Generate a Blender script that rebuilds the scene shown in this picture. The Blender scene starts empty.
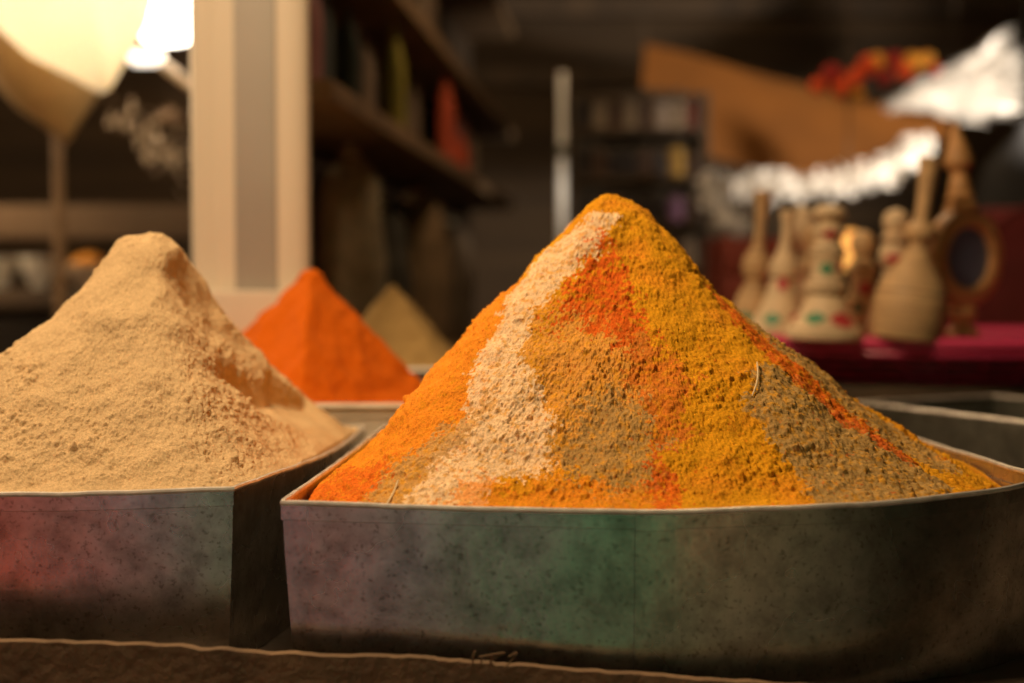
import math, random
import numpy as np
# ---------------------------------------------------------------- measures (metres); the eye stands at (0, 0, 1)
FPX = 1422.0
PITCH = math.atan((341.5 - 281.0) / FPX)
CP, SP = math.cos(PITCH), math.sin(PITCH)

def W(px, py, Y):
    """a point of the stall seen at px,py and standing Y metres away"""
    x = (px - 512.0) / FPX; y = (341.5 - py) / FPX
    s = Y / (CP + y * SP)
    return (x * s, Y, 1.0 + s * (-SP + y * CP))

# ---------------------------------------------------------------- noise
_rng = np.random.RandomState(7)
_perm = np.concatenate([_rng.permutation(256)] * 3).astype(np.int32)
_grad = np.array([(1,1,0),(-1,1,0),(1,-1,0),(-1,-1,0),(1,0,1),(-1,0,1),(1,0,-1),(-1,0,-1),(0,1,1),(0,-1,1),(0,1,-1),(0,-1,-1)], float)

def perlin(P, scale, seed=0):
    out = np.empty(len(P))
    for a in range(0, len(P), 200000):
        Q = P[a:a + 200000] * scale + seed * 17.31
        I = np.floor(Q).astype(np.int64); F = Q - I; I &= 255
        U = F * F * F * (F * (F * 6 - 15) + 10)
        def g(dx, dy, dz):
            h = _perm[_perm[_perm[(I[:,0]+dx)&255] + ((I[:,1]+dy)&255)] + ((I[:,2]+dz)&255)] % 12
            G = _grad[h]
            return G[:,0]*(F[:,0]-dx) + G[:,1]*(F[:,1]-dy) + G[:,2]*(F[:,2]-dz)
        u, v, w = U[:,0], U[:,1], U[:,2]
        l = lambda t, p, q: p + t * (q - p)
        out[a:a + 200000] = l(w, l(v, l(u, g(0,0,0), g(1,0,0)), l(u, g(0,1,0), g(1,1,0))),
                                 l(v, l(u, g(0,0,1), g(1,0,1)), l(u, g(0,1,1), g(1,1,1))))
    return out

ROT = np.array([[.36,.48,-.8],[-.8,.6,0],[.48,.64,.6]])
def crumbs(P, scale, seed=0, r=.62, keep=.8):
    """rounded grains: one jittered ball per cell"""
    out = np.empty(len(P))
    for a in range(0, len(P), 150000):
        Q = P[a:a + 150000] @ ROT * scale + seed * 13.7
        I = np.floor(Q).astype(np.int64); F = Q - I; best = np.zeros(len(Q))
        for dx in (-1, 0, 1):
            for dy in (-1, 0, 1):
                for dz in (-1, 0, 1):
                    h = _perm[_perm[_perm[(I[:,0]+dx)&255] + ((I[:,1]+dy)&255)] + ((I[:,2]+dz)&255)]
                    h2 = _perm[h+31]; h3 = _perm[h+87]; h4 = _perm[h+150]/255.0
                    rr = r*(.55+.45*h4)
                    d2 = (dx+.2+.6*h/255.0-F[:,0])**2+(dy+.2+.6*h2/255.0-F[:,1])**2+(dz+.2+.6*h3/255.0-F[:,2])**2
                    best = np.maximum(best, np.where(h4 < keep, np.maximum(1-d2/(rr*rr), 0)*rr, 0))
        out[a:a + 150000] = best
    return out

def fbm(P, scale, octv=3, seed=0, gain=.5):
    r = 0; a = 1.0
    for k in range(octv):
        r = r + a * perlin(P, scale * 2 ** k, seed + k); a *= gain
    return r

def sstep(a, b, x):
    t = np.clip((x - a) / (b - a), 0, 1); return t * t * (3 - 2 * t)

def catmull(pts, n):
    p = [np.array(q, float) for q in pts]; out = []
    for i in range(len(p) - 1):
        p0 = p[i-1] if i else 2*p[0]-p[1]; p1, p2 = p[i], p[i+1]
        p3 = p[i+2] if i + 2 < len(p) else 2*p[-1]-p[-2]
        for k in range(n):
            t = k / n
            out.append(.5*((2*p1)+(p2-p0)*t+(2*p0-5*p1+4*p2-p3)*t*t+(3*p1-p0-3*p2+p3)*t**3))
    out.append(p[-1]); return out

def loop_of(sides, n=10):
    """closed outline from a list of sides, each a list of points; corners stay sharp"""
    out = []
    for s in sides:
        out += catmull(s, n)[:-1]
    return np.array(out)

def inset(L, d):
    nx = np.roll(L, -1, 0); pv = np.roll(L, 1, 0)
    t1 = L - pv; t2 = nx - L
    t1 /= np.linalg.norm(t1, axis=1)[:,None] + 1e-12; t2 /= np.linalg.norm(t2, axis=1)[:,None] + 1e-12
    n1 = np.stack([-t1[:,1], t1[:,0]], 1); n2 = np.stack([-t2[:,1], t2[:,0]], 1)
    n = n1 + n2; n /= np.linalg.norm(n, axis=1)[:,None] + 1e-12
    c = np.clip((n * n1).sum(1), .5, 1)
    return L + n * (d / c)[:,None]      # inward for counter-clockwise outlines

# outlines of the two front tins at the rim, counter-clockwise from above
TIN_MIX = loop_of([[(-.124,.758),(-.02,.752),(.0755,.748),(.19,.759),(.264,.788),(.316,.832)],
                   [(.316,.832),(.308,1.0),(.302,1.17)], [(.302,1.17),(.1,1.172),(-.104,1.165)],
                   [(-.104,1.165),(-.113,.96),(-.124,.758)]])
TIN_CREAM = loop_of([[(-.56,.79),(-.42,.787),(-.283,.787),(-.2,.789),(-.156,.792)],
                     [(-.156,.792),(-.139,.88),(-.127,.96),(-.121,1.05),(-.119,1.15)],
                     [(-.119,1.15),(-.33,1.162),(-.55,1.16)], [(-.55,1.16),(-.556,.98),(-.56,.79)]])

def ray_R(L, c, th):
    """distance from c to the outline along each direction"""
    A = L - c; B = np.roll(A, -1, 0); D = B - A
    R = np.full(len(th), 9.0)
    for i in range(len(A)):
        dx, dy = np.cos(th), np.sin(th)
        den = dx * D[i,1] - dy * D[i,0]
        den = np.where(abs(den) < 1e-12, 1e-12, den)
        r = (A[i,0]*D[i,1] - A[i,1]*D[i,0]) / den
        s = (A[i,0]*dy - A[i,1]*dx) / den
        ok = (r > 0) & (s >= -1e-9) & (s <= 1 + 1e-9)
        R = np.where(ok & (r < R), r, R)
    return R

class Pile:
    """a heap: apex, outline it fills, floor height, profile per direction"""
    def __init__(s, apex, L, zrim, prof, cap=1.12, contour=None, sharp=0):
        s.c = np.array(apex[:2]); s.zt = apex[2]; s.zr = zrim; s.prof = prof; s.H = apex[2] - zrim
        N = 1440; s.th = np.arange(N) / N * 2 * np.pi - np.pi
        s.R = ray_R(L, s.c, s.th)
        if contour is None:
            k = 60; R2 = np.minimum(s.R, cap * np.median(s.R))
            w = np.hanning(2*k+1); w /= w.sum()
            s.Rs = np.convolve(np.concatenate([R2[-k:], R2, R2[:k]]), w, 'valid')
            s.Rs = np.minimum(s.Rs, s.R * 1.04)
        else:
            s.Rs = ray_R(contour, s.c, s.th)
            if sharp:
                k = sharp; w = np.hanning(2*k+1); w /= w.sum()
                s.Rs = np.convolve(np.concatenate([s.Rs[-k:], s.Rs, s.Rs[:k]]), w, 'valid')
    def Rof(s, a, which='R'):
        T = getattr(s, which); return np.interp(a, np.append(s.th, np.pi), np.append(T, T[0]))
    def h(s, x, y):
        dx = x - s.c[0]; dy = y - s.c[1]; r = np.hypot(dx, dy) + 1e-9; a = np.arctan2(dy, dx)
        t = r / s.Rof(a, 'Rs')
        ca, sa = np.cos(a), np.sin(a)
        wr = np.maximum(ca, 0)**2; wl = np.maximum(-ca, 0)**2; wb = np.maximum(sa, 0)**2; wf = np.maximum(-sa, 0)**2
        z = 0
        for k, w in (('r', wr), ('l', wl), ('b', wb), ('f', wf)):
            q = np.array(s.prof.get(k, s.prof['f'])); z = z + w * np.interp(t, q[:,0], q[:,1])
        return s.zr + s.H * z

PROF_MIX = [(0,1),(.05,.99),(.10,.958),(.15,.905),(.22,.805),(.30,.695),(.37,.61),(.46,.515),(.55,.43),(.64,.33),(.72,.245),(.80,.16),(.88,.085),(.95,.03),(1.0,0),(1.07,-.05),(1.6,-.14)]
def bend(prof, pts):
    q = np.array(pts); return [(t, h + float(np.interp(t, q[:,0], q[:,1]))) for t, h in prof]
PILE_MIX = Pile((.070,.955,1.060), inset(TIN_MIX, .0035), .878,
    {'f': PROF_MIX, 'b': PROF_MIX, 'l': bend(PROF_MIX, [(0,0),(.12,0),(.24,.035),(.4,.072),(.6,.058),(.8,.005),(1,0)]),
     'r': bend(PROF_MIX, [(0,0),(.09,-.035),(.23,-.085),(.38,-.072),(.52,-.06),(.66,-.05),(.8,-.03),(.95,0),(1.6,0)])}, cap=1.03)
PROF_CL = {'l': [(0,1),(.05,.975),(.08,.93),(.11,.835),(.15,.70),(.24,.535),(.36,.385),(.5,.26),(.65,.15),(.8,.08),(1,0),(1.6,-.02)],
           'r': [(0,1),(.08,.985),(.17,.92),(.22,.81),(.28,.675),(.38,.535),(.5,.41),(.65,.265),(.8,.15),(.9,.09),(1,.035),(1.6,.0)],
           'f': [(0,1),(.06,.985),(.12,.94),(.2,.84),(.3,.69),(.4,.56),(.55,.40),(.7,.25),(.85,.11),(.95,.04),(1,.01),(1.6,-.03)],
           'b': [(0,1),(.06,.98),(.14,.9),(.3,.69),(.45,.52),(.6,.36),(.75,.2),(.9,.08),(1,.0),(1.6,-.03)]}
PILE_CREAM = Pile((-.252,.99,1.036), inset(TIN_CREAM, .0035), .879, PROF_CL, cap=1.5)
# ---------------------------------------------------------------- blender side
import bpy, bmesh
from mathutils import Vector, Matrix
scene = bpy.context.scene
COL = scene.collection
rnd = random.Random(11)

def lin(r, g, b):
    f = lambda c: (c/255/12.92) if c/255 <= .04045 else ((c/255+.055)/1.055)**2.4
    return (f(r), f(g), f(b), 1)

def mat(name, col, rough=.6, metal=0, var=.25, vscale=30, bump=0, bscale=80, col2=None, spec=.5, stretch=None):
    m = bpy.data.materials.new(name); m.use_nodes = True
    nt = m.node_tree; N = nt.nodes; L = nt.links; b = N['Principled BSDF']
    c = col if len(col) == 4 else (*col, 1)
    tc = N.new('ShaderNodeTexCoord'); src = tc.outputs['Object']
    if stretch:
        mp = N.new('ShaderNodeMapping'); mp.inputs['Scale'].default_value = stretch
        L.new(src, mp.inputs['Vector']); src = mp.outputs['Vector']
    n = N.new('ShaderNodeTexNoise'); n.inputs['Scale'].default_value = vscale; n.inputs['Detail'].default_value = 5
    L.new(src, n.inputs['Vector'])
    r = N.new('ShaderNodeValToRGB'); r.color_ramp.elements[0].position = .3; r.color_ramp.elements[1].position = .7
    lo = col2 if col2 else tuple(x*(1-var) for x in c[:3])
    hi = c[:3] if col2 else tuple(min(1, x*(1+var)) for x in c[:3])
    r.color_ramp.elements[0].color = (*lo[:3], 1); r.color_ramp.elements[1].color = (*hi, 1)
    L.new(n.outputs['Fac'], r.inputs['Fac']); L.new(r.outputs['Color'], b.inputs['Base Color'])
    b.inputs['Roughness'].default_value = rough; b.inputs['Metallic'].default_value = metal
    b.inputs['Specular IOR Level'].default_value = spec
    if bump:
        n2 = N.new('ShaderNodeTexNoise'); n2.inputs['Scale'].default_value = bscale; n2.inputs['Detail'].default_value = 6
        L.new(src, n2.inputs['Vector'])
        bp = N.new('ShaderNodeBump'); bp.inputs['Strength'].default_value = bump; bp.inputs['Distance'].default_value = .004
        L.new(n2.outputs['Fac'], bp.inputs['Height']); L.new(bp.outputs['Normal'], b.inputs['Normal'])
    return m

def glow(name, col, strength):
    m = bpy.data.materials.new(name); m.use_nodes = True
    b = m.node_tree.nodes['Principled BSDF']; b.inputs['Base Color'].default_value = (*col, 1)
    b.inputs['Emission Color'].default_value = (*col, 1); b.inputs['Emission Strength'].default_value = strength
    return m

class MB:
    """collects shapes that become one mesh object"""
    def __init__(s): s.v = []; s.f = []
    def add(s, vs, fs, M=None):
        k = len(s.v)
        for p in vs:
            p = Vector(p); s.v.append(tuple(M @ p if M else p))
        s.f += [tuple(i + k for i in f) for f in fs]; return s
    def box(s, c, d, bev=.002, M=None):
        bm = bmesh.new(); bmesh.ops.create_cube(bm, size=1)
        for v in bm.verts: v.co = Vector((v.co.x*d[0]+c[0], v.co.y*d[1]+c[1], v.co.z*d[2]+c[2]))
        if bev: bmesh.ops.bevel(bm, geom=bm.edges[:], offset=bev, segments=2, affect='EDGES', profile=.7)
        bm.verts.index_update()
        s.add([v.co.copy() for v in bm.verts], [[v.index for v in f.verts] for f in bm.faces], M); bm.free(); return s
    def lathe(s, prof, seg=32, M=None, c=(0,0,0), close=True):
        vs = []; fs = []; n = len(prof)
        for r, z in prof:
            for k in range(seg):
                a = 2*math.pi*k/seg; vs.append((c[0]+r*math.cos(a), c[1]+r*math.sin(a), c[2]+z))
        for i in range(n-1):
            for k in range(seg):
                k2 = (k+1) % seg; fs.append((i*seg+k, i*seg+k2, (i+1)*seg+k2, (i+1)*seg+k))
        if close:
            fs.append(tuple(range(seg))[::-1]); fs.append(tuple((n-1)*seg+k for k in range(seg)))
        return s.add(vs, fs, M)
    def tube(s, path, r, seg=8, closed=False, M=None):
        P = [Vector(p) for p in path]; n = len(P); vs = []; fs = []
        rr = r if hasattr(r, '__len__') else [r]*n
        up = Vector((0,0,1)); prev = None
        for i, p in enumerate(P):
            t = (P[(i+1) % n] - P[i-1]) if closed else (P[min(i+1,n-1)] - P[max(i-1,0)])
            t.normalize()
            ref = prev if prev is not None else (up if abs(t.z) < .95 else Vector((1,0,0)))
            a = ref - t*ref.dot(t); a.normalize(); prev = a; b = t.cross(a)
            for k in range(seg):
                w = 2*math.pi*k/seg; vs.append(p + rr[i]*(a*math.cos(w) + b*math.sin(w)))
        m = n if closed else n-1
        for i in range(m):
            for k in range(seg):
                k2 = (k+1) % seg; j = (i+1) % n
                fs.append((i*seg+k, i*seg+k2, j*seg+k2, j*seg+k))
        if not closed:
            fs.append(tuple(range(seg))[::-1]); fs.append(tuple((n-1)*seg+k for k in range(seg)))
        return s.add(vs, fs, M)
    def sheet(s, grid, th=.004):
        """a cloth or panel with thickness, grid[i][j] of points"""
        G = [[Vector(p) for p in row] for row in grid]; n = len(G); m = len(G[0])
        vs = []; fs = []
        nor = [[None]*m for _ in range(n)]
        for i in range(n):
            for j in range(m):
                a = G[min(i+1,n-1)][j]-G[max(i-1,0)][j]; b = G[i][min(j+1,m-1)]-G[i][max(j-1,0)]
                q = a.cross(b); nor[i][j] = q.normalized() if q.length > 1e-12 else Vector((0,0,1))
        for sg in (.5, -.5):
            for i in range(n):
                for j in range(m): vs.append(G[i][j] + nor[i][j]*th*sg)
        o = n*m
        for i in range(n-1):
            for j in range(m-1):
                q = (i*m+j, (i+1)*m+j, (i+1)*m+j+1, i*m+j+1); fs.append(q); fs.append(tuple(x+o for x in q[::-1]))
        for i in range(n-1):
            for j in (0, m-1): q = (i*m+j, (i+1)*m+j, (i+1)*m+j+o, i*m+j+o); fs.append(q)
        for j in range(m-1):
            for i in (0, n-1): q = (i*m+j, i*m+j+1, i*m+j+1+o, i*m+j+o); fs.append(q)
        return s.add(vs, fs)
    def build(s, name, m, parent=None, at=None, smooth=True, sharp=35):
        """one mesh object; points are given in the world and stored from the parent (or from `at`)"""
        o0 = Vector(at) if at is not None else (world_loc(parent) if parent else Vector((0,0,0)))
        me = bpy.data.meshes.new(name); me.from_pydata([tuple(Vector(v)-o0) for v in s.v], [], s.f)
        bm = bmesh.new(); bm.from_mesh(me); bmesh.ops.recalc_face_normals(bm, faces=bm.faces[:]); bm.to_mesh(me); bm.free()
        me.materials.append(m)
        if smooth:
            me.shade_smooth()
            me.set_sharp_from_angle(angle=math.radians(sharp))
        o = bpy.data.objects.new(name, me); COL.objects.link(o)
        if parent: o.parent = parent
        elif at is not None: o.location = at
        return o

def world_loc(o):
    v = Vector((0,0,0))
    while o: v += o.location; o = o.parent
    return v

def tag(o, label=None, cat=None, group=None, kind=None):
    if label: o['label'] = label
    if cat: o['category'] = cat
    if group: o['group'] = group
    if kind: o['kind'] = kind
    return o

def thing(name, loc, label, cat, group=None):
    o = bpy.data.objects.new(name, None); o.empty_display_size = .05; COL.objects.link(o); o.location = loc
    return tag(o, label, cat, group)

# ---------------------------------------------------------------- materials
def tin_mat(name, base=(.55,.52,.48), rough=.23, diffuse=(.22,.18,.13), dmix=.14):
    m = bpy.data.materials.new(name); m.use_nodes = True
    nt = m.node_tree; N = nt.nodes; L = nt.links; b = N['Principled BSDF']
    tc = N.new('ShaderNodeTexCoord')
    n1 = N.new('ShaderNodeTexNoise'); n1.inputs['Scale'].default_value = 55; n1.inputs['Detail'].default_value = 8; n1.inputs['Roughness'].default_value = .65
    n2 = N.new('ShaderNodeTexNoise'); n2.inputs['Scale'].default_value = 380; n2.inputs['Detail'].default_value = 4
    n3 = N.new('ShaderNodeTexNoise'); n3.inputs['Scale'].default_value = 9; n3.inputs['Detail'].default_value = 4
    for n in (n1, n2, n3): L.new(tc.outputs['Object'], n.inputs['Vector'])
    r1 = N.new('ShaderNodeValToRGB'); e = r1.color_ramp.elements
    e[0].position = .30; e[0].color = (*[x*.45 for x in base], 1); e[1].position = .60; e[1].color = (*base, 1)
    L.new(n1.outputs['Fac'], r1.inputs['Fac'])
    r2 = N.new('ShaderNodeValToRGB'); e = r2.color_ramp.elements
    e[0].position = .32; e[0].color = (.18,.14,.10,1); e[1].position = .42; e[1].color = (1,1,1,1)
    L.new(n2.outputs['Fac'], r2.inputs['Fac'])
    mx = N.new('ShaderNodeMix'); mx.data_type = 'RGBA'; mx.blend_type = 'MULTIPLY'; mx.inputs[0].default_value = .5
    L.new(r1.outputs['Color'], mx.inputs[6]); L.new(r2.outputs['Color'], mx.inputs[7]); L.new(mx.outputs[2], b.inputs['Base Color'])
    mr = N.new('ShaderNodeMapRange'); mr.inputs[1].default_value = .3; mr.inputs[2].default_value = .7
    mr.inputs[3].default_value = rough - .07; mr.inputs[4].default_value = rough + .12
    L.new(n3.outputs['Fac'], mr.inputs[0]); L.new(mr.outputs[0], b.inputs['Roughness'])
    b.inputs['Metallic'].default_value = .95
    bp = N.new('ShaderNodeBump'); bp.inputs['Strength'].default_value = .25; bp.inputs['Distance'].default_value = .001
    L.new(n1.outputs['Fac'], bp.inputs['Height']); L.new(bp.outputs['Normal'], b.inputs['Normal'])
    d = N.new('ShaderNodeBsdfDiffuse'); d.inputs['Color'].default_value = (*diffuse, 1)
    ms = N.new('ShaderNodeMixShader')
    md = N.new('ShaderNodeMapRange'); md.inputs[1].default_value = .35; md.inputs[2].default_value = .7; md.inputs[3].default_value = dmix*.5; md.inputs[4].default_value = dmix*1.5
    L.new(n3.outputs['Fac'], md.inputs[0]); L.new(md.outputs[0], ms.inputs[0])
    L.new(b.outputs[0], ms.inputs[1]); L.new(d.outputs[0], ms.inputs[2])
    L.new(ms.outputs[0], N['Material Output'].inputs['Surface'])
    return m

M_TIN = tin_mat('worn_tin')
M_TIN_OLD = tin_mat('dull_grey_tin', base=(.22,.22,.19), rough=.40, diffuse=(.09,.085,.065), dmix=.4)
M_RIM = mat('rim_metal', (.74,.68,.60), rough=.36, metal=.55, var=.2, vscale=120)
M_CREAMTIN = mat('cream_painted_tin', (.72,.62,.48), rough=.5, var=.12, vscale=40)
M_WOOD = mat('turned_wood', (.55,.35,.17), rough=.55, var=.22, vscale=22, stretch=(1,1,6), spec=.3)
M_WOODPALE = mat('pale_turned_wood', (.68,.50,.30), rough=.55, var=.18, vscale=22, stretch=(1,1,6), spec=.3)
M_WOODRED = mat('reddish_turned_wood', (.52,.27,.10), rough=.45, var=.2, vscale=20, stretch=(1,1,5), spec=.35)
M_GROOVE = mat('scorched_groove', (.16,.09,.04), rough=.7)
M_RED = mat('red_paint', (.50,.05,.05), rough=.5, var=.12)
M_GREEN = mat('green_paint', (.06,.24,.11), rough=.5, var=.12)
M_MAGENTA = mat('magenta_plastic', (.62,.045,.13), rough=.36, var=.08, vscale=12)
M_DARKWOOD = mat('dark_wood', (.07,.042,.020), rough=.75, var=.4, vscale=9, stretch=(1,1,.15), bump=.3)
M_SHELFWOOD = mat('brown_shelf_wood', (.20,.115,.05), rough=.7, var=.3, vscale=14)
M_PILLAR = mat('cream_column_paint', (.70,.60,.46), rough=.5, metal=.0, var=.08, vscale=4, stretch=(1,1,.2))
M_SACK = mat('sacking', (.24,.18,.10), rough=.9, var=.3, vscale=40, bump=.6, bscale=220)
M_BOARD = mat('rough_brown_board', (.19,.115,.06), rough=.85, var=.35, vscale=30, bump=.8, bscale=160)
M_COUNTER = mat('counter_top_wood', (.10,.07,.045), rough=.8, var=.3, vscale=18, bump=.3)
M_AWNING = mat('orange_cloth', (.235,.078,.007), rough=.85, var=.15, vscale=6)
M_FOIL = mat('silver_white_tinsel', (.88,.82,.74), rough=.35, metal=.2, var=.1)
M_BLACK = mat('black_cloth', (.012,.010,.009), rough=.8)
M_DARKRED = mat('dark_red_cloth', (.16,.016,.014), rough=.8, var=.25, vscale=12)
M_STRAW = mat('dry_straw', (.72,.55,.30), rough=.6, var=.2, vscale=200)

def powder_mat(name, scale=900, var=.20, bump=.45):
    """powder colour comes from the 'tint' each grain has; fine grain and tiny pits from noise"""
    m = bpy.data.materials.new(name); m.use_nodes = True
    nt = m.node_tree; N = nt.nodes; L = nt.links; b = N['Principled BSDF']
    at = N.new('ShaderNodeAttribute'); at.attribute_name = 'tint'
    tc = N.new('ShaderNodeTexCoord')
    n = N.new('ShaderNodeTexNoise'); n.inputs['Scale'].default_value = scale; n.inputs['Detail'].default_value = 3
    L.new(tc.outputs['Object'], n.inputs['Vector'])
    mr = N.new('ShaderNodeMapRange'); mr.inputs[1].default_value = .3; mr.inputs[2].default_value = .7
    mr.inputs[3].default_value = 1-var; mr.inputs[4].default_value = 1+var
    L.new(n.outputs['Fac'], mr.inputs[0])
    vm = N.new('ShaderNodeVectorMath'); vm.operation = 'SCALE'
    L.new(at.outputs['Color'], vm.inputs[0]); L.new(mr.outputs[0], vm.inputs['Scale']); L.new(vm.outputs[0], b.inputs['Base Color'])
    b.inputs['Roughness'].default_value = .92; b.inputs['Specular IOR Level'].default_value = .12
    bp = N.new('ShaderNodeBump'); bp.inputs['Strength'].default_value = bump; bp.inputs['Distance'].default_value = .0012
    L.new(n.outputs['Fac'], bp.inputs['Height']); L.new(bp.outputs['Normal'], b.inputs['Normal'])
    return m
M_POWDER = powder_mat('spice_powder')
M_POWDERSOFT = powder_mat('soft_spice_powder', scale=500, var=.12, bump=.3)

# ---------------------------------------------------------------- heaps
def in_poly(x, y, poly):
    p = np.array(poly); q = np.roll(p, -1, 0); r = np.zeros(len(x), bool)
    for (x0, y0), (x1, y1) in zip(p, q):
        c = ((y0 > y) != (y1 > y)) & (x < (x1-x0)*(y-y0)/(y1-y0+1e-15)+x0); r ^= c
    return r

def heap(pile, name, m, ns, nr, carve=None, relief=None, tint=None, loc=None, skirt=.02):
    u_ = np.arange(ns)/ns*2*np.pi - np.pi; th = u_ - .45*np.sin(u_+np.pi/2) + .45*math.sin(-math.pi/2)*0
    th = (th+np.pi) % (2*np.pi) - np.pi
    R = pile.Rof(th)
    t = np.linspace(0, 1, nr+1)[1:]
    rr = t[:,None]*R[None,:]
    X = pile.c[0] + rr*np.cos(th); Y = pile.c[1] + rr*np.sin(th)
    Z = pile.h(X.ravel(), Y.ravel()).reshape(X.shape)
    if carve: Z = carve(X, Y, Z)
    P = np.stack([X, Y, Z], -1)
    # surface directions of the smooth heap
    dth = np.roll(P, -1, 1) - np.roll(P, 1, 1)
    dr = np.empty_like(P); dr[1:-1] = P[2:]-P[:-2]; dr[0] = P[1]-P[0]; dr[-1] = P[-1]-P[-2]
    n = np.cross(dr, dth); n /= np.linalg.norm(n, axis=2)[...,None] + 1e-12
    F = P.reshape(-1, 3)
    d = relief(F, np.repeat(t, ns))
    edge = sstep(1.0, .93, np.repeat(t, ns))[:,None]
    up = np.array([0,0,1.0])
    nn = n.reshape(-1,3)*edge + up*(1-edge)
    F = F + nn*(d*(.35+.65*edge[:,0]))[:,None]
    top = np.array([[pile.c[0], pile.c[1], F[:ns,2].mean()]])
    low = F[-ns:].copy(); low[:,2] -= skirt
    V = np.concatenate([top, F, low])
    faces = []
    k = np.arange(ns); k2 = (k+1) % ns
    tri = np.stack([np.zeros(ns, int), 1+k, 1+k2], 1)
    quads = []
    for i in range(nr):
        a = 1+i*ns; b = a+ns
        quads.append(np.stack([a+k, b+k, b+k2, a+k2], 1))
    quads = np.concatenate(quads)
    me = bpy.data.meshes.new(name)
    nq = len(quads); nt_ = len(tri)
    me.vertices.add(len(V)); 
    loc = np.array(loc if loc is not None else (pile.c[0], pile.c[1], pile.zr))
    me.vertices.foreach_set('co', (V-loc).astype(np.float32).ravel())
    li = np.concatenate([tri.ravel(), quads.ravel(), (1+nr*ns+k)[::-1]])
    me.loops.add(len(li)); me.loops.foreach_set('vertex_index', li.astype(np.int32))
    tot = np.concatenate([np.full(nt_, 3), np.full(nq, 4), [ns]])
    me.polygons.add(len(tot)); me.polygons.foreach_set('loop_start', np.concatenate([[0], np.cumsum(tot)[:-1]]).astype(np.int32))
    me.update(calc_edges=True); me.validate()
    me.shade_smooth()
    C = np.ones((len(V), 4), np.float32); cc = tint(F)
    C[1:1+len(F), :3] = cc; C[0, :3] = cc[0]; C[-ns:, :3] = cc[-ns:]
    at = me.color_attributes.new('tint', 'FLOAT_COLOR', 'POINT'); at.data.foreach_set('color', C.ravel())
    me.materials.append(m)
    o = bpy.data.objects.new(name, me); COL.objects.link(o); o.location = loc
    return o

# colour patches of the mixed heap, seen from above (metres)
PATCH = {
 'orangeL':[(.004,.925),(.0,.955),(-.01,.96),(-.06,.95),(-.125,.97),(-.13,.878),(-.13,.75),(-.094,.769),(-.078,.793),(-.061,.806),(-.036,.812),(-.016,.826),(-.008,.847),(.004,.87),(.010,.896)],
 'redL':[(-.125,.878),(-.13,.75),(-.091,.76),(-.082,.788),(-.063,.803),(-.073,.815),(-.095,.827)],
 'tanL':[(-.095,.76),(-.078,.793),(-.061,.806),(-.047,.813),(-.024,.822),(-.007,.829),(-.024,.806),(-.035,.794),(-.053,.778),(-.06,.745)],
 'cream':[(.065,.93),(.051,.927),(.031,.922),(.013,.919),(-.006,.895),(-.010,.872),(-.024,.845),(-.030,.817),(-.044,.794),(-.068,.745),(-.023,.745),(-.007,.776),(.018,.78),(.024,.801),(.013,.829),(.005,.845),(.017,.878),(.033,.89),(.046,.904),(.059,.911),(.071,.924)],
 'mixC':[(.005,.845),(.013,.826),(.024,.801),(.018,.78),(.048,.778),(.084,.807),(.082,.846),(.066,.866),(.039,.878),(.02,.877)],
 'redC':[(.059,.911),(.046,.904),(.038,.884),(.03,.878),(.02,.865),(.024,.859),(.038,.867),(.053,.856),(.068,.849),(.077,.86),(.087,.867),(.076,.879),(.068,.893),(.07,.906)],
 'greyC':[(.057,.826),(.042,.815),(.027,.796),(.026,.779),(.048,.766),(.069,.759),(.084,.779),(.083,.801),(.074,.817)],
 'orangeB':[(-.023,.775),(-.007,.768),(.015,.775),(.048,.769),(.076,.779),(.073,.740),(-.059,.740),(-.039,.763)],
 'redB':[(.081,.801),(.088,.779),(.095,.756),(.071,.745),(.073,.772),(.08,.787)],
 'redM':[(.077,.86),(.068,.849),(.074,.823),(.081,.801),(.09,.796),(.101,.808),(.104,.831),(.089,.854)],
 'greyR':[(.143,.844),(.137,.824),(.146,.802),(.16,.786),(.164,.755),(.195,.755),(.234,.785),(.255,.825),(.239,.842),(.216,.855),(.193,.861),(.168,.857),(.152,.855)],
 'streak':[(.124,.916),(.134,.895),(.147,.875),(.162,.858),(.184,.849),(.207,.843),(.231,.834),(.245,.841),(.235,.858),(.213,.866),(.19,.875),(.175,.893),(.159,.912),(.144,.922),(.132,.93)],
 'greyE':[(.144,.919),(.159,.912),(.175,.893),(.19,.875),(.213,.866),(.235,.858),(.255,.848),(.275,.86),(.27,.90),(.236,.93),(.20,.95),(.168,.96),(.145,.95)],
}
C_YEL = (.70,.315,.010); C_ORA = (.82,.27,.020); C_RED = (.70,.125,.010); C_TAN = (.56,.31,.10)
C_CRM = (.88,.62,.36); C_GRY = (.40,.255,.09); C_MIX = (.72,.34,.075); C_BRO = (.64,.18,.02)
ORDER = [('orangeL',C_ORA,.004,.95),('mixC',C_MIX,.010,.8),('cream',C_CRM,.005,.95),('tanL',C_TAN,.007,.9),('redL',C_RED,.008,.75),('redM',C_BRO,.010,.9),
         ('redC',C_RED,.009,1.0),('greyC',C_GRY,.011,.8),('orangeB',C_ORA,.010,.75),('redB',C_RED,.008,.85),('greyR',C_GRY,.006,.93),('greyE',C_GRY,.004,.9),('streak',C_RED,.005,.88)]

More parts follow.
